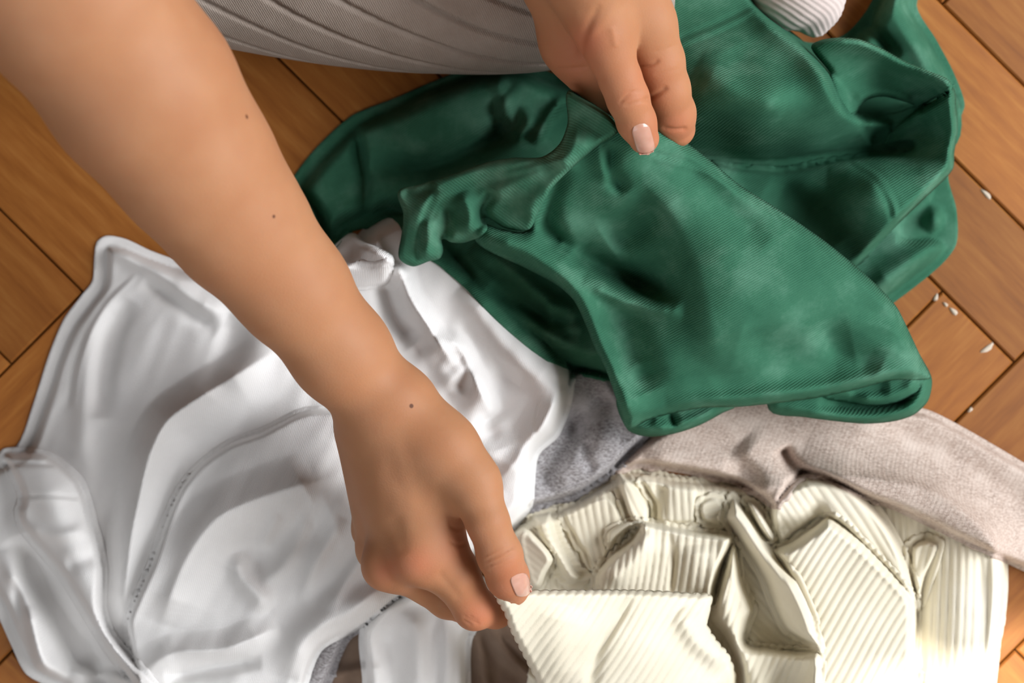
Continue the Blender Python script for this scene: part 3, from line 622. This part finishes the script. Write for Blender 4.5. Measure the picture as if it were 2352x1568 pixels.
panel('cuff', green, [(1415, 920), (1450, 820), (1600, 820), (1690, 930), (1660, 948), (1610, 975), (1560, 993), (1510, 1002), (1470, 1000), (1440, 985)], M['green'], lift=30, er=24, drape=30, seed=46, thick=2.4, res=5, roll=16, ctrl=[(1450, 970, 64), (1550, 985, 60), (1660, 945, 64), (1500, 850, 74), (1640, 860, 74)],
      strokes=[([(1450, 985), (1520, 985), (1600, 965), (1670, 940)], 7, 14, 22), ([(1540, 945), (1550, 980)], -7, 10, 10), ([(1500, 965), (1530, 985)], 4, 12, 12)])
# front leg, lifted by the hand
panel('front_leg', green, [(1304, 208), (1345, 226), (1398, 262), (1440, 285), (1500, 284), (1545, 308), (1592, 338), (1640, 375), (1700, 425), (1800, 488), (1890, 550), (1965, 610), (2020, 660), (2060, 705), (2090, 765), (2118, 825), (2138, 868), (2122, 872), (2050, 873), (1960, 896), (1860, 916), (1700, 934), (1620, 936), (1540, 950), (1480, 968), (1442, 984), (1424, 940), (1392, 850), (1362, 790), (1345, 745), (1318, 690), (1280, 655), (1200, 612), (1120, 575), (1090, 548), (1110, 515), (1150, 525), (1210, 528), (1190, 480), (1180, 430), (1230, 370), (1290, 335), (1305, 270)],
      GR, lift=10, er=26, roll=14, drape=30, seed=47, amp=1.5, thick=1.8, res=5,
      ctrl=[(1470, 330, 138), (1320, 225, 122), (1400, 290, 132), (1590, 345, 122), (1800, 500, 104), (1960, 620, 98), (2080, 780, 86), (2110, 850, 80), (1800, 850, 88), (1600, 880, 86), (1450, 960, 78), (1380, 800, 80), (1300, 660, 84), (1150, 550, 88), (1250, 500, 92), (1350, 520, 92), (1500, 640, 84), (1650, 600, 104), (1800, 700, 106), (1300, 400, 110), (1560, 780, 98)],
      strokes=[([(1490, 390), (1565, 500), (1620, 640), (1650, 780), (1660, 860)], [5, 9, 11, 9, 6], 230, 60), ([(1330, 270), (1290, 370), (1245, 450), (1205, 515)], [8, 10, 10, 8], 34, 26),
               ([(1300, 380), (1265, 450), (1262, 520), (1310, 580)], -11, 22, 30), ([(1290, 560), (1400, 620), (1480, 660), (1555, 700)], [-8, -14, -16, -10], 36, 26),
               ([(1110, 540), (1210, 580), (1300, 645), (1345, 730), (1390, 840), (1432, 965)], [8, 10, 11, 10, 8], 40, 18, (0.1, 0.05)),
               ([(1420, 700), (1450, 800), (1490, 900)], -7, 40, 50), ([(1400, 560), (1460, 520), (1520, 470)], -9, 40, 40), ([(1340, 640), (1440, 690), (1570, 715)], 8, 24, 20),
               ([(1410, 330), (1400, 390), (1440, 440)], -6, 16, 18), ([(1375, 300), (1380, 360), (1400, 420)], 5, 16, 16), ([(1560, 370), (1660, 470), (1760, 560)], -3, 30, 30), ([(1700, 780), (1850, 820), (1960, 800)], -4, 50, 50),
               ([(1880, 740), (1930, 800), (2020, 850)], -4, 40, 30), ([(1530, 930), (1700, 915), (1900, 890), (2060, 855), (2110, 840)], 5, 20, 20)],
      fine=[([(1500, 352), (1580, 372), (1640, 395), (1700, 435)], -1.2, 5, 5, (0.02, 0.02)), ([(1502, 364), (1582, 384), (1640, 406), (1690, 440)], 0.9, 5, 5, (0.02, 0.02))],
      noise=[(260, 120, 0.7, 1.4), (90, 70, 0.7, 0.45)])
# turned hem with its ruffled end
panel('waistband', green, [(1302, 212), (1330, 222), (1390, 258), (1420, 300), (1380, 330), (1320, 380), (1270, 430), (1235, 490), (1215, 527), (1160, 524), (1115, 500), (1120, 525), (1100, 545), (1062, 558), (1035, 556), (1016, 548), (1018, 575), (1010, 594), (985, 600), (948, 612), (916, 592), (922, 540), (926, 490), (914, 440), (960, 425), (1050, 396), (1120, 372), (1180, 362), (1245, 360), (1285, 330), (1304, 280)],
      M['green_rib'], lift=6, er=12, roll=6, drape=16, seed=48, amp=1.2, thick=2.2, res=4,
      ctrl=[(1320, 220, 134), (1400, 285, 146), (1280, 380, 122), (1200, 450, 108), (1210, 520, 96), (1120, 420, 96), (1060, 480, 92), (1000, 560, 80), (930, 450, 82), (930, 590, 74), (1090, 540, 80)],
      strokes=[([(1300, 345), (1180, 385), (1080, 405), (990, 450), (960, 500), (945, 560)], [4, 6, 6, 5, 4], 14, 26), ([(1270, 380), (1200, 410), (1130, 450), (1090, 480)], 6, 20, 20),
               ([(1140, 440), (1110, 480), (1120, 520)], -11, 12, 14), ([(1060, 440), (1080, 490), (1075, 540)], 8, 18, 18), ([(1030, 470), (1030, 520), (1010, 560)], -8, 12, 14), ([(985, 500), (985, 550), (975, 595)], 6, 16, 16),
               ([(920, 440), (960, 445), (1000, 425)], -6, 12, 14), ([(1360, 300), (1290, 400), (1240, 480)], 6, 26, 26)],
      fine=[([(1300, 352), (1180, 386), (1080, 408), (1005, 440), (975, 490), (960, 545), (955, 600)], -1.5, 5, 5, (0.02, 0.02)), ([(1300, 364), (1182, 398), (1086, 420), (1016, 450), (988, 498), (973, 550)], 1.0, 5, 5, (0.02, 0.02))],
      noise=[(80, 50, 0.4, 0.4)])

# --- the corner of the cream garment that the lower hand lifts
panel('lifted_corner', cream, [(1134, 1357), (1160, 1355), (1230, 1355), (1400, 1354), (1500, 1356), (1590, 1362), (1632, 1366), (1634, 1390), (1624, 1432), (1650, 1475), (1672, 1500), (1690, 1550), (1700, 1700), (1660, 1850), (1330, 1850), (1240, 1580), (1205, 1510), (1172, 1445), (1160, 1410)],
      CR, lift=8, er=16, roll=10, drape=30, seed=50, thick=2.2, res=3.2, rib=(57, 17.5, 1.3, 0.12),
      ctrl=[(1150, 1370, 160), (1172, 1430, 150), (1230, 1360, 150), (1400, 1360, 122), (1550, 1365, 100), (1630, 1380, 86), (1650, 1480, 74), (1500, 1480, 104), (1350, 1480, 116), (1240, 1560, 106), (1400, 1650, 80), (1600, 1600, 70)],
      strokes=[([(1450, 1370), (1380, 1480), (1350, 1600)], -5, 16, 16), ([(1560, 1400), (1600, 1470), (1670, 1530)], 8, 40, 24), ([(1300, 1390), (1280, 1480), (1290, 1580)], 6, 50, 50)], noise=[(180, 120, 0.6, 0.8)])

# ------------------------------------------------------------------ the person: arms and hands from a signed distance field
def surface_nets(D, org, h):
    s = D < 0
    nx, ny, nz = D.shape
    cs = np.zeros((nx-1, ny-1, nz-1), np.int8)
    for a in (0, 1):
        for b in (0, 1):
            for c in (0, 1): cs += s[a:nx-1+a, b:ny-1+b, c:nz-1+c]
    act = (cs > 0) & (cs < 8)
    I = np.argwhere(act); idx = -np.ones(act.shape, np.int64); idx[act] = np.arange(len(I))
    acc = np.zeros((len(I), 3)); cnt = np.zeros(len(I))
    cor = [(a, b, c) for a in (0, 1) for b in (0, 1) for c in (0, 1)]
    val = {k: D[I[:, 0]+k[0], I[:, 1]+k[1], I[:, 2]+k[2]].astype(float) for k in cor}
    for p in cor:
        for ax in range(3):
            if p[ax] == 1: continue
            q = list(p); q[ax] = 1; q = tuple(q)
            a, b = val[p], val[q]; m = (a < 0) != (b < 0)
            t = np.where(m, a / np.where(m, a - b, 1), 0)
            pt = np.tile(np.array(p, float), (len(I), 1)); pt[:, ax] += t
            acc[m] += pt[m]; cnt[m] += 1
    V = (I + acc / cnt[:, None]) * h + org
    F = []
    for ax in range(3):
        u, w = [(1, 2), (2, 0), (0, 1)][ax]
        sl0 = [slice(None)] * 3; sl1 = [slice(None)] * 3
        sl0[ax] = slice(0, D.shape[ax]-1); sl1[ax] = slice(1, D.shape[ax])
        e = s[tuple(sl0)] != s[tuple(sl1)]
        E = np.argwhere(e); ok = (E[:, u] > 0) & (E[:, w] > 0) & (E[:, u] < D.shape[u]-1) & (E[:, w] < D.shape[w]-1); E = E[ok]
        ins = s[tuple(E.T)]
        def cell(du, dw):
            c = E.copy(); c[:, u] -= du; c[:, w] -= dw; return idx[c[:, 0], c[:, 1], c[:, 2]]
        q = np.stack([cell(1, 1), cell(0, 1), cell(0, 0), cell(1, 0)], 1)
        q = np.where(ins[:, None], q, q[:, ::-1]); F.append(q)
    return V, np.concatenate(F)

def cone_d(P, a, b, ra, rb):
    """distance to a capsule whose radius runs from ra to rb"""
    ab = b - a; l2 = (ab * ab).sum() + 1e-12
    t = np.clip(((P - a) @ ab) / l2, 0, 1)
    return np.linalg.norm(P - a - t[:, None] * ab, axis=1) - (ra + (rb - ra) * t)
def smin(a, b, k):
    h = np.maximum(k - np.abs(a - b), 0) / k
    return np.minimum(a, b) - h * h * k * 0.25
def PT(px, py, z, r): return (un(px, py, z), rad(r, z))
class Limb:
    """a trunk of capsules that blend together, and fingers that blend into the trunk but not into each other"""
    def __init__(s): s.trunk = []; s.fingers = []; s.kt = 0.016; s.kf = 0.008; s.kj = 0.004
    def chain(s, pts): return [(pts[i][0], pts[i+1][0], pts[i][1], pts[i+1][1]) for i in range(len(pts)-1)]
    def add_trunk(s, *pts): s.trunk += s.chain(pts)
    def add_finger(s, *pts): s.fingers.append(s.chain(pts))
    def bounds(s):
        lo, hi = np.full(3, 9.), np.full(3, -9.)
        for c in s.trunk + [q for f in s.fingers for q in f]:
            for p, r in ((c[0], c[2]), (c[1], c[3])): lo = np.minimum(lo, p - r); hi = np.maximum(hi, p + r)
        return lo, hi
    def eval(s, P):
        d = np.full(len(P), 1.0)
        for c in s.trunk: d = smin(d, cone_d(P, *c), s.kt)
        out = d
        for f in s.fingers:
            g = np.full(len(P), 1.0)
            for c in f: g = smin(g, cone_d(P, *c), s.kj)
            out = np.minimum(out, smin(d, g, s.kf))
        return out
    def grid(s, h):
        lo, hi = s.bounds(); lo = lo - 3 * h; hi = hi + 3 * h
        n = np.ceil((hi - lo) / h).astype(int)
        D = np.full(n, 0.05, np.float32)
        # coarse pass, then refine only close to the surface
        H = 4 * h; nc = np.ceil((hi - lo) / H).astype(int) + 1
        ax = [lo[i] + np.arange(nc[i]) * H for i in range(3)]
        Q = np.stack(np.meshgrid(*ax, indexing='ij'), -1).reshape(-1, 3)
        dc = s.eval(Q).reshape(nc)
        ids = np.argwhere(np.abs(dc) < 4.2 * H * 0.9)
        sg = np.repeat(np.repeat(np.repeat(dc, 4, 0), 4, 1), 4, 2)[:n[0], :n[1], :n[2]]
        D[:] = np.where(sg < 0, -0.05, 0.05)[:n[0], :n[1], :n[2]]
        loc = np.stack(np.meshgrid(*[np.arange(4)] * 3, indexing='ij'), -1).reshape(-1, 3)
        full = (ids[:, None, :] * 4 + loc[None]).reshape(-1, 3)
        full = full[((full >= 0) & (full < n)).all(1)]
        for k in range(0, len(full), 400000):
            q = full[k:k+400000]; D[q[:, 0], q[:, 1], q[:, 2]] = s.eval(lo + q * h)
        return D, lo
    def grad(s, P, e=2e-4):
        d0 = s.eval(P); s.last = d0; g = np.stack([s.eval(P + d) - d0 for d in np.eye(3) * e], 1)
        return g / (np.linalg.norm(g, axis=1, keepdims=True) + 1e-9)
    def project(s, P, it=2):
        for _ in range(it):
            g = s.grad(P); P = P - np.clip(s.last, -0.002, 0.002)[:, None] * g; s.n = g
        return P
def subdivide(V, F):
    """split every quad into four"""
    nv = len(V); E = np.concatenate([F[:, [0, 1]], F[:, [1, 2]], F[:, [2, 3]], F[:, [3, 0]]]); Es = np.sort(E, 1)
    key = Es[:, 0].astype(np.int64) * nv + Es[:, 1]; uq, inv = np.unique(key, return_inverse=True)
    em = (V[uq // nv] + V[uq % nv]) / 2; fm = V[F].mean(1); nf = len(F)
    ei = inv.reshape(4, nf).T + nv; fi = np.arange(nf) + nv + len(uq)
    out = np.concatenate([np.stack([F[:, k], ei[:, k], fi, ei[:, (k - 1) % 4]], 1) for k in range(4)])
    return np.concatenate([V, em, fm]), out
def to_px(V):
    d = CAMH - V[:, 2]; return V[:, 0] / d * FPX + 1176, 784 - V[:, 1] / d * FPX

def build_limb(L, h, grooves, subs=1):
    D, lo = L.grid(h); V, F = surface_nets(D, lo, h)
    V = L.project(V, 1)
    for _ in range(subs):
        V, F = subdivide(V, F); V = L.project(V, 1)
    N = L.n
    px, py = to_px(V); view = np.array([0, 0, CAMH]) - V; view /= np.linalg.norm(view, axis=1, keepdims=True)
    face = np.clip(((N * view).sum(1) - 0.05) / 0.25, 0, 1)
    disp = np.zeros(len(V))
    for (pts, depth, w, zr) in grooves:
        disp += stroke_field(px, py, (pts, depth, w, w, (0.15, 0.15))) * face * ((V[:, 2] * 1000 > zr[0]) & (V[:, 2] * 1000 < zr[1]))
    V = V + N * (disp / 1000.0)[:, None]
    return V, F

# ---- the reaching right arm and its hand
R = Limb()
elbR = np.array([-0.235, 0.190, 0.300])
shoR = np.array([-0.13, 0.44, 0.50])
R.add_trunk((elbR, 0.044), PT(160, -20, 278, 222), PT(330, 212, 248, 203), PT(450, 380, 225, 172), PT(552, 520, 205, 145), PT(668, 660, 185, 120), PT(785, 812, 167, 103), PT(848, 892, 158, 90))
R.add_trunk((elbR, 0.044), (shoR * 0.5 + elbR * 0.5, 0.047))
R.add_trunk(PT(895, 935, 158, 80), PT(985, 1262, 150, 56))                       # metacarpals
R.add_trunk(PT(872, 960, 150, 78), PT(915, 1285, 137, 48))
R.add_trunk(PT(852, 985, 140, 66), PT(872, 1262, 113, 46))
R.add_trunk(PT(842, 985, 128, 58), PT(858, 1215, 94, 44))
R.add_trunk(PT(930, 945, 158, 78), PT(1018, 1030, 162, 68), PT(1090, 1110, 165, 57))   # thumb base
R.add_trunk(PT(990, 1030, 150, 62), PT(1012, 1140, 146, 44), PT(1010, 1195, 141, 40))                     # web
R.add_trunk(PT(955, 1286, 155, 44), PT(975, 1296, 153, 44))                      # index knuckle
R.add_trunk(PT(880, 1306, 138, 41), PT(895, 1306, 137, 41))                      # middle knuckle
R.add_finger(PT(1085, 1105, 165, 57), PT(1119, 1195, 168, 48), PT(1148, 1275, 164, 50), PT(1166, 1325, 155, 47), PT(1178, 1352, 147, 40))
R.add_finger(PT(1003, 1236, 148, 62), PT(1044, 1320, 146, 57), PT(1090, 1398, 136, 46), PT(1138, 1400, 120, 40), PT(1182, 1378, 106, 33))
R.add_finger(PT(893, 1292, 137, 47), PT(1028, 1375, 117, 43), PT(1090, 1402, 99, 38), PT(1132, 1402, 89, 32))
R.add_finger(PT(870, 1262, 111, 45), PT(985, 1340, 91, 40), PT(1048, 1362, 76, 36), PT(1085, 1365, 68, 31))
R.add_finger(PT(857, 1213, 92, 42), PT(948, 1290, 74, 36), PT(1008, 1312, 64, 32), PT(1040, 1318, 60, 28))
gR = [([(1110, 1292), (1150, 1272), (1187, 1250)], -0.55, 4, (120, 400)), ([(1113, 1302), (1155, 1285), (1186, 1268)], -0.5, 3.5, (120, 400)), ([(1120, 1312), (1150, 1302), (1178, 1290)], -0.3, 3.5, (120, 400)), ([(1108, 1278), (1140, 1262), (1170, 1246)], -0.25, 3.5, (120, 400)),
      ([(1063, 1412), (1082, 1424), (1104, 1434)], -0.4, 3.5, (100, 400)), ([(1062, 1422), (1085, 1436)], -0.4, 3.5, (100, 400)), ([(1075, 1412), (1100, 1426)], -0.3, 3, (100, 400)),
      ([(1030, 1240), (1052, 1252), (1072, 1248)], -0.5, 4, (100, 400)), ([(1030, 1205), (1052, 1215), (1070, 1210)], -0.4, 4, (100, 400)),
      ([(960, 1180), (930, 1100), (900, 1000)], 0.25, 18, (100, 400)), ([(1010, 1200), (965, 1100), (920, 1000)], -0.2, 22, (100, 400)), ([(880, 1260), (870, 1150), (868, 1040)], 0.25, 18, (100, 400)), ([(928, 1275), (905, 1180)], -0.6, 18, (100, 400)),
      ([(1005, 1310), (1060, 1378)], -0.5, 10, (100, 400)), ([(905, 1345), (960, 1385), (1020, 1410)], 0.3, 10, (80, 400))]
for k in range(9):
    y = 925 + k * 13
    gR.append(([(800 + 6 * k, y + 40), (860 + 5 * k, y + 22), (930 + 5 * k, y - 6)], -0.10, 3.2, (120, 400)))
VR, FR = build_limb(R, 0.0018, gR)

# ---- the left hand that pinches the green cloth
L = Limb()
wrL = un(1330, -190, 205); elbL = np.array([0.20, 0.44, 0.33]); shoL = np.array([0.20, 0.50, 0.52])
L.add_trunk((elbL, 0.042), (wrL * 0.5 + elbL * 0.5, 0.036), (wrL, 0.026))
L.add_trunk((elbL, 0.042), (elbL * 0.5 + shoL * 0.5, 0.045))
L.add_trunk(PT(1335, -190, 200, 105), PT(1345, -60, 186, 78), PT(1388, 70, 176, 60))     # thumb base
L.add_trunk(PT(1310, -110, 172, 78), PT(1345, 40, 160, 52))                              # thenar fold
L.add_trunk(PT(1330, -190, 190, 100), PT(1288, -60, 140, 84), PT(1330, 90, 118, 78), PT(1385, 180, 108, 70))   # heel of the palm
L.add_trunk(PT(1350, -190, 200, 95), PT(1432, -40, 168, 72), PT(1488, 55, 158, 60))      # index metacarpal
L.add_trunk(PT(1400, -40, 150, 80), PT(1440, 80, 138, 60))
L.add_finger(PT(1380, 50, 176, 62), PT(1404, 128, 171, 51), PT(1424, 180, 165, 47), PT(1442, 226, 160, 46.5), PT(1462, 280, 152, 43), PT(1479, 318, 147, 35))
L.add_finger(PT(1484, 50, 158, 62), PT(1512, 140, 148, 58), PT(1530, 205, 139, 53), PT(1545, 262, 126, 51), PT(1554, 296, 118, 43))
L.add_finger(PT(1450, 70, 128, 56), PT(1490, 190, 108, 48), PT(1500, 270, 96, 42), PT(1470, 300, 92, 36))
L.add_finger(PT(1410, 110, 116, 56), PT(1440, 220, 96, 46), PT(1430, 275, 90, 40), PT(1400, 280, 88, 36))
L.add_finger(PT(1370, 140, 108, 60), PT(1385, 220, 94, 44), PT(1370, 250, 90, 38))
gL = [([(1420, 240), (1450, 212), (1482, 212)], -0.5, 3.6, (120, 400)), ([(1432, 243), (1458, 236), (1484, 228)], -0.5, 3.4, (120, 400)), ([(1428, 226), (1452, 222), (1478, 218)], -0.25, 3, (120, 400)),
      ([(1460, 153), (1490, 151), (1516, 138)], -0.9, 4.5, (90, 400)), ([(1475, 232), (1500, 222), (1535, 200)], -1.2, 6, (90, 400)), ([(1520, 294), (1550, 298), (1580, 295)], -0.9, 5, (80, 400)),
      ([(1275, 160), (1310, 158), (1352, 154)], -0.7, 5, (70, 190)), ([(1334, 140), (1338, 95), (1356, 50), (1380, 10)], -0.8, 9, (120, 400)), ([(1305, 90), (1318, 60), (1330, 20)], 0.3, 14, (120, 400)), ([(1350, 90), (1400, 30), (1430, -30)], 0.4, 10, (120, 400)),
      ([(1405, 60), (1415, 110)], 0.5, 8, (120, 400)), ([(1500, 120), (1535, 110), (1560, 100)], -0.2, 4, (100, 400)), ([(1500, 175), (1530, 165), (1565, 158)], -0.2, 4, (100, 400))]
VL, FL = build_limb(L, 0.0018, gL)

# ---- shoulders and trunk, out of the frame, joined to both arms
T = Limb(); T.kt = 0.06
T.add_trunk((elbR * 0.5 + shoR * 0.5, 0.046), (shoR, 0.055), (np.array([0.03, 0.53, 0.53]), 0.075), (shoL, 0.055), (shoL * 0.5 + elbL * 0.5, 0.044))
T.add_trunk((np.array([0.03, 0.54, 0.52]), 0.09), (np.array([0.03, 0.60, 0.32]), 0.12), (np.array([0.03, 0.66, 0.14]), 0.13))
T.add_trunk((np.array([0.03, 0.53, 0.58]), 0.055), (np.array([0.03, 0.50, 0.66]), 0.05))
DT, loT = T.grid(0.008); VT, FT = surface_nets(DT, loT, 0.008)
VB = np.concatenate([VR, VL, VT]); FB = np.concatenate([FR, FL + len(VR), FT + len(VR) + len(VL)])

def skin_mat():
    t = NT('tan_skin'); v = t.coord()
    at = t.n('ShaderNodeAttribute'); at.attribute_name = 'flush'
    n1 = t.noise(v, 30, 5, 0.65); n2 = t.noise(v, 240, 3, 0.6)
    col = t.ramp(n1, [(0.3, lin((174, 122, 87))), (0.55, lin((180, 130, 94))), (0.75, lin((186, 137, 101)))])
    col = t.mix(t.math('MULTIPLY', n2, 0.22), col, lin((164, 104, 72)))
    col = t.mix(at.outputs['Fac'], col, lin((190, 106, 78)))
    fr = None
    for (px, py, z, r) in MOLES:
        g = t.n('ShaderNodeNewGeometry'); d = t.n('ShaderNodeVectorMath', operation='DISTANCE')
        t.l(g.outputs['Position'], d.inputs[0]); d.inputs[1].default_value = z
        m = t.math('SUBTRACT', 1.0, t.math('SMOOTH_MIN', t.math('DIVIDE', d.outputs['Value'], r), 1.0, 0.2))
        m = t.math('MINIMUM', t.math('MULTIPLY', m, 3.0), 0.9); m = t.math('MAXIMUM', m, 0.0)
        col = t.mix(m, col, lin((84, 44, 26)))
    t.l(col, t.bsdf.inputs['Base Color'])
    b = t.bsdf.inputs
    b['Roughness'].default_value = 0.58; b['Specular IOR Level'].default_value = 0.26
    b['Subsurface Weight'].default_value = 0.3; b['Subsurface Radius'].default_value = (1.0, 0.38, 0.2); b['Subsurface Scale'].default_value = 0.007
    vo = t.n('ShaderNodeTexVoronoi'); vo.inputs['Scale'].default_value = 900; t.l(v, vo.inputs['Vector'])
    nb = t.bump(vo.outputs['Distance'], 0.10, 0.0005); nb = t.bump(n2, 0.08, 0.001, nb)
    t.l(nb, b['Normal'])
    return t.m
BV = BVHTree.FromPolygons([tuple(p) for p in VB], [tuple(int(i) for i in q) for q in FB])
def hit(px, py):
    d = Vector(un(px, py, 0)) - Vector((0, 0, CAMH)); r = BV.ray_cast(Vector((0, 0, CAMH)), d.normalized())
    return r[0], r[1]
MOLES = [(p[0], p[1], tuple(hit(p[0], p[1])[0]), p[2]) for p in ((945, 932, 0.0013), (629, 497, 0.0010), (567, 268, 0.0012))]
M['skin'] = skin_mat()
person = tag(empty('person', (0.03, 0.62, 0.0)), 'person seated on the floor in ribbed leggings, both hands sorting the clothes', 'person')
body = mesh_obj('body', VB, FB, M['skin'], person)
pxB, pyB = to_px(VB); fl = np.zeros(len(VB))
for (x, y, r, a) in ((960, 1292, 45, .45), (885, 1312, 36, .5), (1140, 1410, 70, .38), (1180, 1320, 60, .35), (1060, 1250, 50, .35), (1085, 1420, 40, .3), (1480, 320, 50, .35), (1560, 300, 60, .4), (1350, 90, 40, .4), (1500, 180, 60, .3), (1320, 160, 90, .35), (1442, 226, 30, .2)):
    fl += a * np.exp(-((pxB - x) ** 2 + (pyB - y) ** 2) / (r * r))
fl[len(VR) + len(VL):] = 0
at = body.data.attributes.new('flush', 'FLOAT', 'POINT'); at.data.foreach_set('value', np.clip(fl, 0, .7).astype(np.float32))

# ---- finger nails
def nail_mat():
    t = NT('fingernail'); v = t.coord(); n = t.noise(v, 150, 2)
    t.l(t.ramp(n, [(0.3, lin((196, 146, 126))), (0.7, lin((206, 160, 142)))]), t.bsdf.inputs['Base Color'])
    t.bsdf.inputs['Roughness'].default_value = 0.22; t.bsdf.inputs['Specular IOR Level'].default_value = 0.5; t.bsdf.inputs['Coat Weight'].default_value = 0.3
    t.bsdf.inputs['Subsurface Weight'].default_value = 0.15; t.bsdf.inputs['Subsurface Scale'].default_value = 0.003
    return t.m
M['nail'] = nail_mat()
def nail(base, tip, w0, w1, sink=0.0):
    b = np.array(base, float); t_ = np.array(tip, float); ax = t_ - b; Lp = np.linalg.norm(ax); ax /= Lp; nr = np.array([-ax[1], ax[0]])
    NU, NV = 41, 15; V = []; okk = True
    for i in range(NU):
        u = 0.5 - 0.5 * math.cos(math.pi * i / (NU - 1))
        hw = (w0 + (w1 - w0) * u) * (1 - abs(2 * u - 1) ** 4.5) ** (1 / 2.6)
        for j in range(NV):
            s_ = -1 + 2 * j / (NV - 1)
            p = b + ax * Lp * (u - 0.05 * (1 - s_ * s_) * (1 - u) * 0 ) + nr * hw * s_
            h_, n_ = hit(p[0], p[1])
            if h_ is None: h_ = Vector(un(p[0], p[1], 150)); n_ = Vector((0, 0, 1))
            V.append(h_ + n_ * (0.0004 + 0.0005 * (1 - s_ * s_) * (0.3 + 0.7 * u) - 0.0006 * (1 - min(u / 0.15, 1))))
    Fq = [(i * NV + j, (i + 1) * NV + j, (i + 1) * NV + j + 1, i * NV + j + 1) for i in range(NU - 1) for j in range(NV - 1)]
    o = mesh_obj('fingernail', [tuple(p) for p in V], Fq, M['nail'], body)
    me = o.data; nz = sum(p.normal.z for p in me.polygons)
    if nz < 0: me.flip_normals()
    md = o.modifiers.new('nail_thickness', 'SOLIDIFY'); md.thickness = 0.0006; md.offset = -1
    return o
nail((1468, 284), (1487, 354), 21, 21)
nail((1188, 1318), (1206, 1366), 21, 20)

# ---- leggings and sock
def tube(name, path, mat, rings, seg, ribf=None, parent=None, cap=True):
    """sweep a circle along a path of (point, radius); ribf(u along m, v around m, angle) -> metres"""
    P = np.array([p for p, r in path]); Rr = np.array([r for p, r in path])
    cum = np.concatenate([[0], np.cumsum(np.linalg.norm(np.diff(P, axis=0), axis=1))]); tt = np.linspace(0, cum[-1], rings)
    # smooth interpolation through the points
    def cr(A):
        out = np.zeros((rings,) + A.shape[1:]); k = np.clip(np.searchsorted(cum, tt, side='right') - 1, 0, len(cum) - 2)
        m = np.gradient(A, cum, axis=0)
        for q in range(rings):
            i = k[q]; hh = cum[i+1] - cum[i]; x = (tt[q] - cum[i]) / hh; x2, x3 = x*x, x*x*x
            out[q] = (2*x3-3*x2+1)*A[i] + (x3-2*x2+x)*hh*m[i] + (-2*x3+3*x2)*A[i+1] + (x3-x2)*hh*m[i+1]
        return out
    C_ = cr(P); r_ = cr(Rr[:, None])[:, 0]
    Tn = np.gradient(C_, axis=0); Tn /= np.linalg.norm(Tn, axis=1, keepdims=True)
    up = np.array([0, 0, 1.0]); V = []
    for q in range(rings):
        s_ = np.cross(Tn[q], up); s_ /= np.linalg.norm(s_) + 1e-9; n_ = np.cross(s_, Tn[q])
        a = np.linspace(0, 2 * np.pi, seg, endpoint=False)
        rr = np.full(seg, r_[q])
        if ribf is not None: rr = rr + ribf(tt[q], a, r_[q])
        V.append(C_[q] + rr[:, None] * (np.cos(a)[:, None] * n_ + np.sin(a)[:, None] * s_))
    V = np.concatenate(V); F = [(q*seg+i, q*seg+(i+1) % seg, (q+1)*seg+(i+1) % seg, (q+1)*seg+i) for q in range(rings-1) for i in range(seg)]
    if cap: F += [tuple(range(seg))[::-1], tuple((rings-1)*seg + i for i in range(seg))]
    V[:, 2] = np.maximum(V[:, 2], 0.0015)
    return mesh_obj(name, V, F, mat, parent)
def lrib(t, a, r):
    ph = (a * 19 / (2 * np.pi) - t * 19.0) % 1.0
    g = np.minimum(np.abs(ph - 0.5) / 0.085, 1.0)
    return -0.0034 * (1 - g ** 2) * (g < 1)
def W(px, py, z, r): return (un(px, py, z), rad(r, z))
tube('leggings', [W(1500, -110, 56, 190), W(1260, -75, 62, 232), W(1000, -98, 68, 264), W(720, -150, 76, 288), W(430, -228, 84, 300),
                  (np.array([-0.30, 0.33, 0.088]), 0.075), (np.array([-0.30, 0.44, 0.10]), 0.08), (np.array([-0.17, 0.56, 0.11]), 0.085), (np.array([-0.02, 0.66, 0.12]), 0.09)],
     M['legging'], 320, 476, lrib, person)
leg2 = tube('leggings', [(np.array([0.158, 0.275, 0.060]), 0.040), (np.array([0.172, 0.31, 0.14]), 0.047), (np.array([0.19, 0.36, 0.26]), 0.058), (np.array([0.205, 0.42, 0.37]), 0.062), (np.array([0.21, 0.50, 0.39]), 0.070), (np.array([0.17, 0.60, 0.27]), 0.085), (np.array([0.09, 0.68, 0.14]), 0.095)],  # second leg, out of view; its raised knee is added to cast shade
     M['legging'], 200, 266, lrib, person)
lg = person.children[[c.name for c in person.children].index('leggings')]
ov, of = [], []
for ob in (lg, leg2):                                    # both legs are one garment
    b = len(ov); ov += [tuple(v_.co) for v_ in ob.data.vertices]; of += [tuple(b + i for i in p.vertices) for p in ob.data.polygons]
me = bpy.data.meshes.new('leggings'); me.from_pydata(ov, [], of); me.update(); me.shade_smooth(); me.materials.append(M['legging'])
lg.data = me; bpy.data.objects.remove(leg2)
def srib(t, a, r): return 0.0003 * np.sin((t * 0.55 + r * np.sin(a) * 0.84) / 0.0030 * 2 * np.pi)
tube('sock', [W(1690, -330, 50, 120), W(1750, -200, 52, 118), W(1812, -90, 50, 116), W(1850, 0, 44, 108), W(1872, 50, 40, 62), W(1878, 84, 38, 12)], M['sock'], 220, 230, srib, person)
print('verts body', len(VB))
# the other foot, tucked back under the body
f0 = un(1460, -150, 54)
tube('sock', [(f0 + np.array(d_), r_) for d_, r_ in (((-0.01, 0, 0), 0.040), ((0.018, 0.014, -0.004), 0.038), ((0.032, 0.045, -0.016), 0.034), ((0.040, 0.085, -0.022), 0.031), ((0.040, 0.115, -0.026), 0.022), ((0.040, 0.128, -0.028), 0.006))], M['sock'], 90, 160, srib, person)
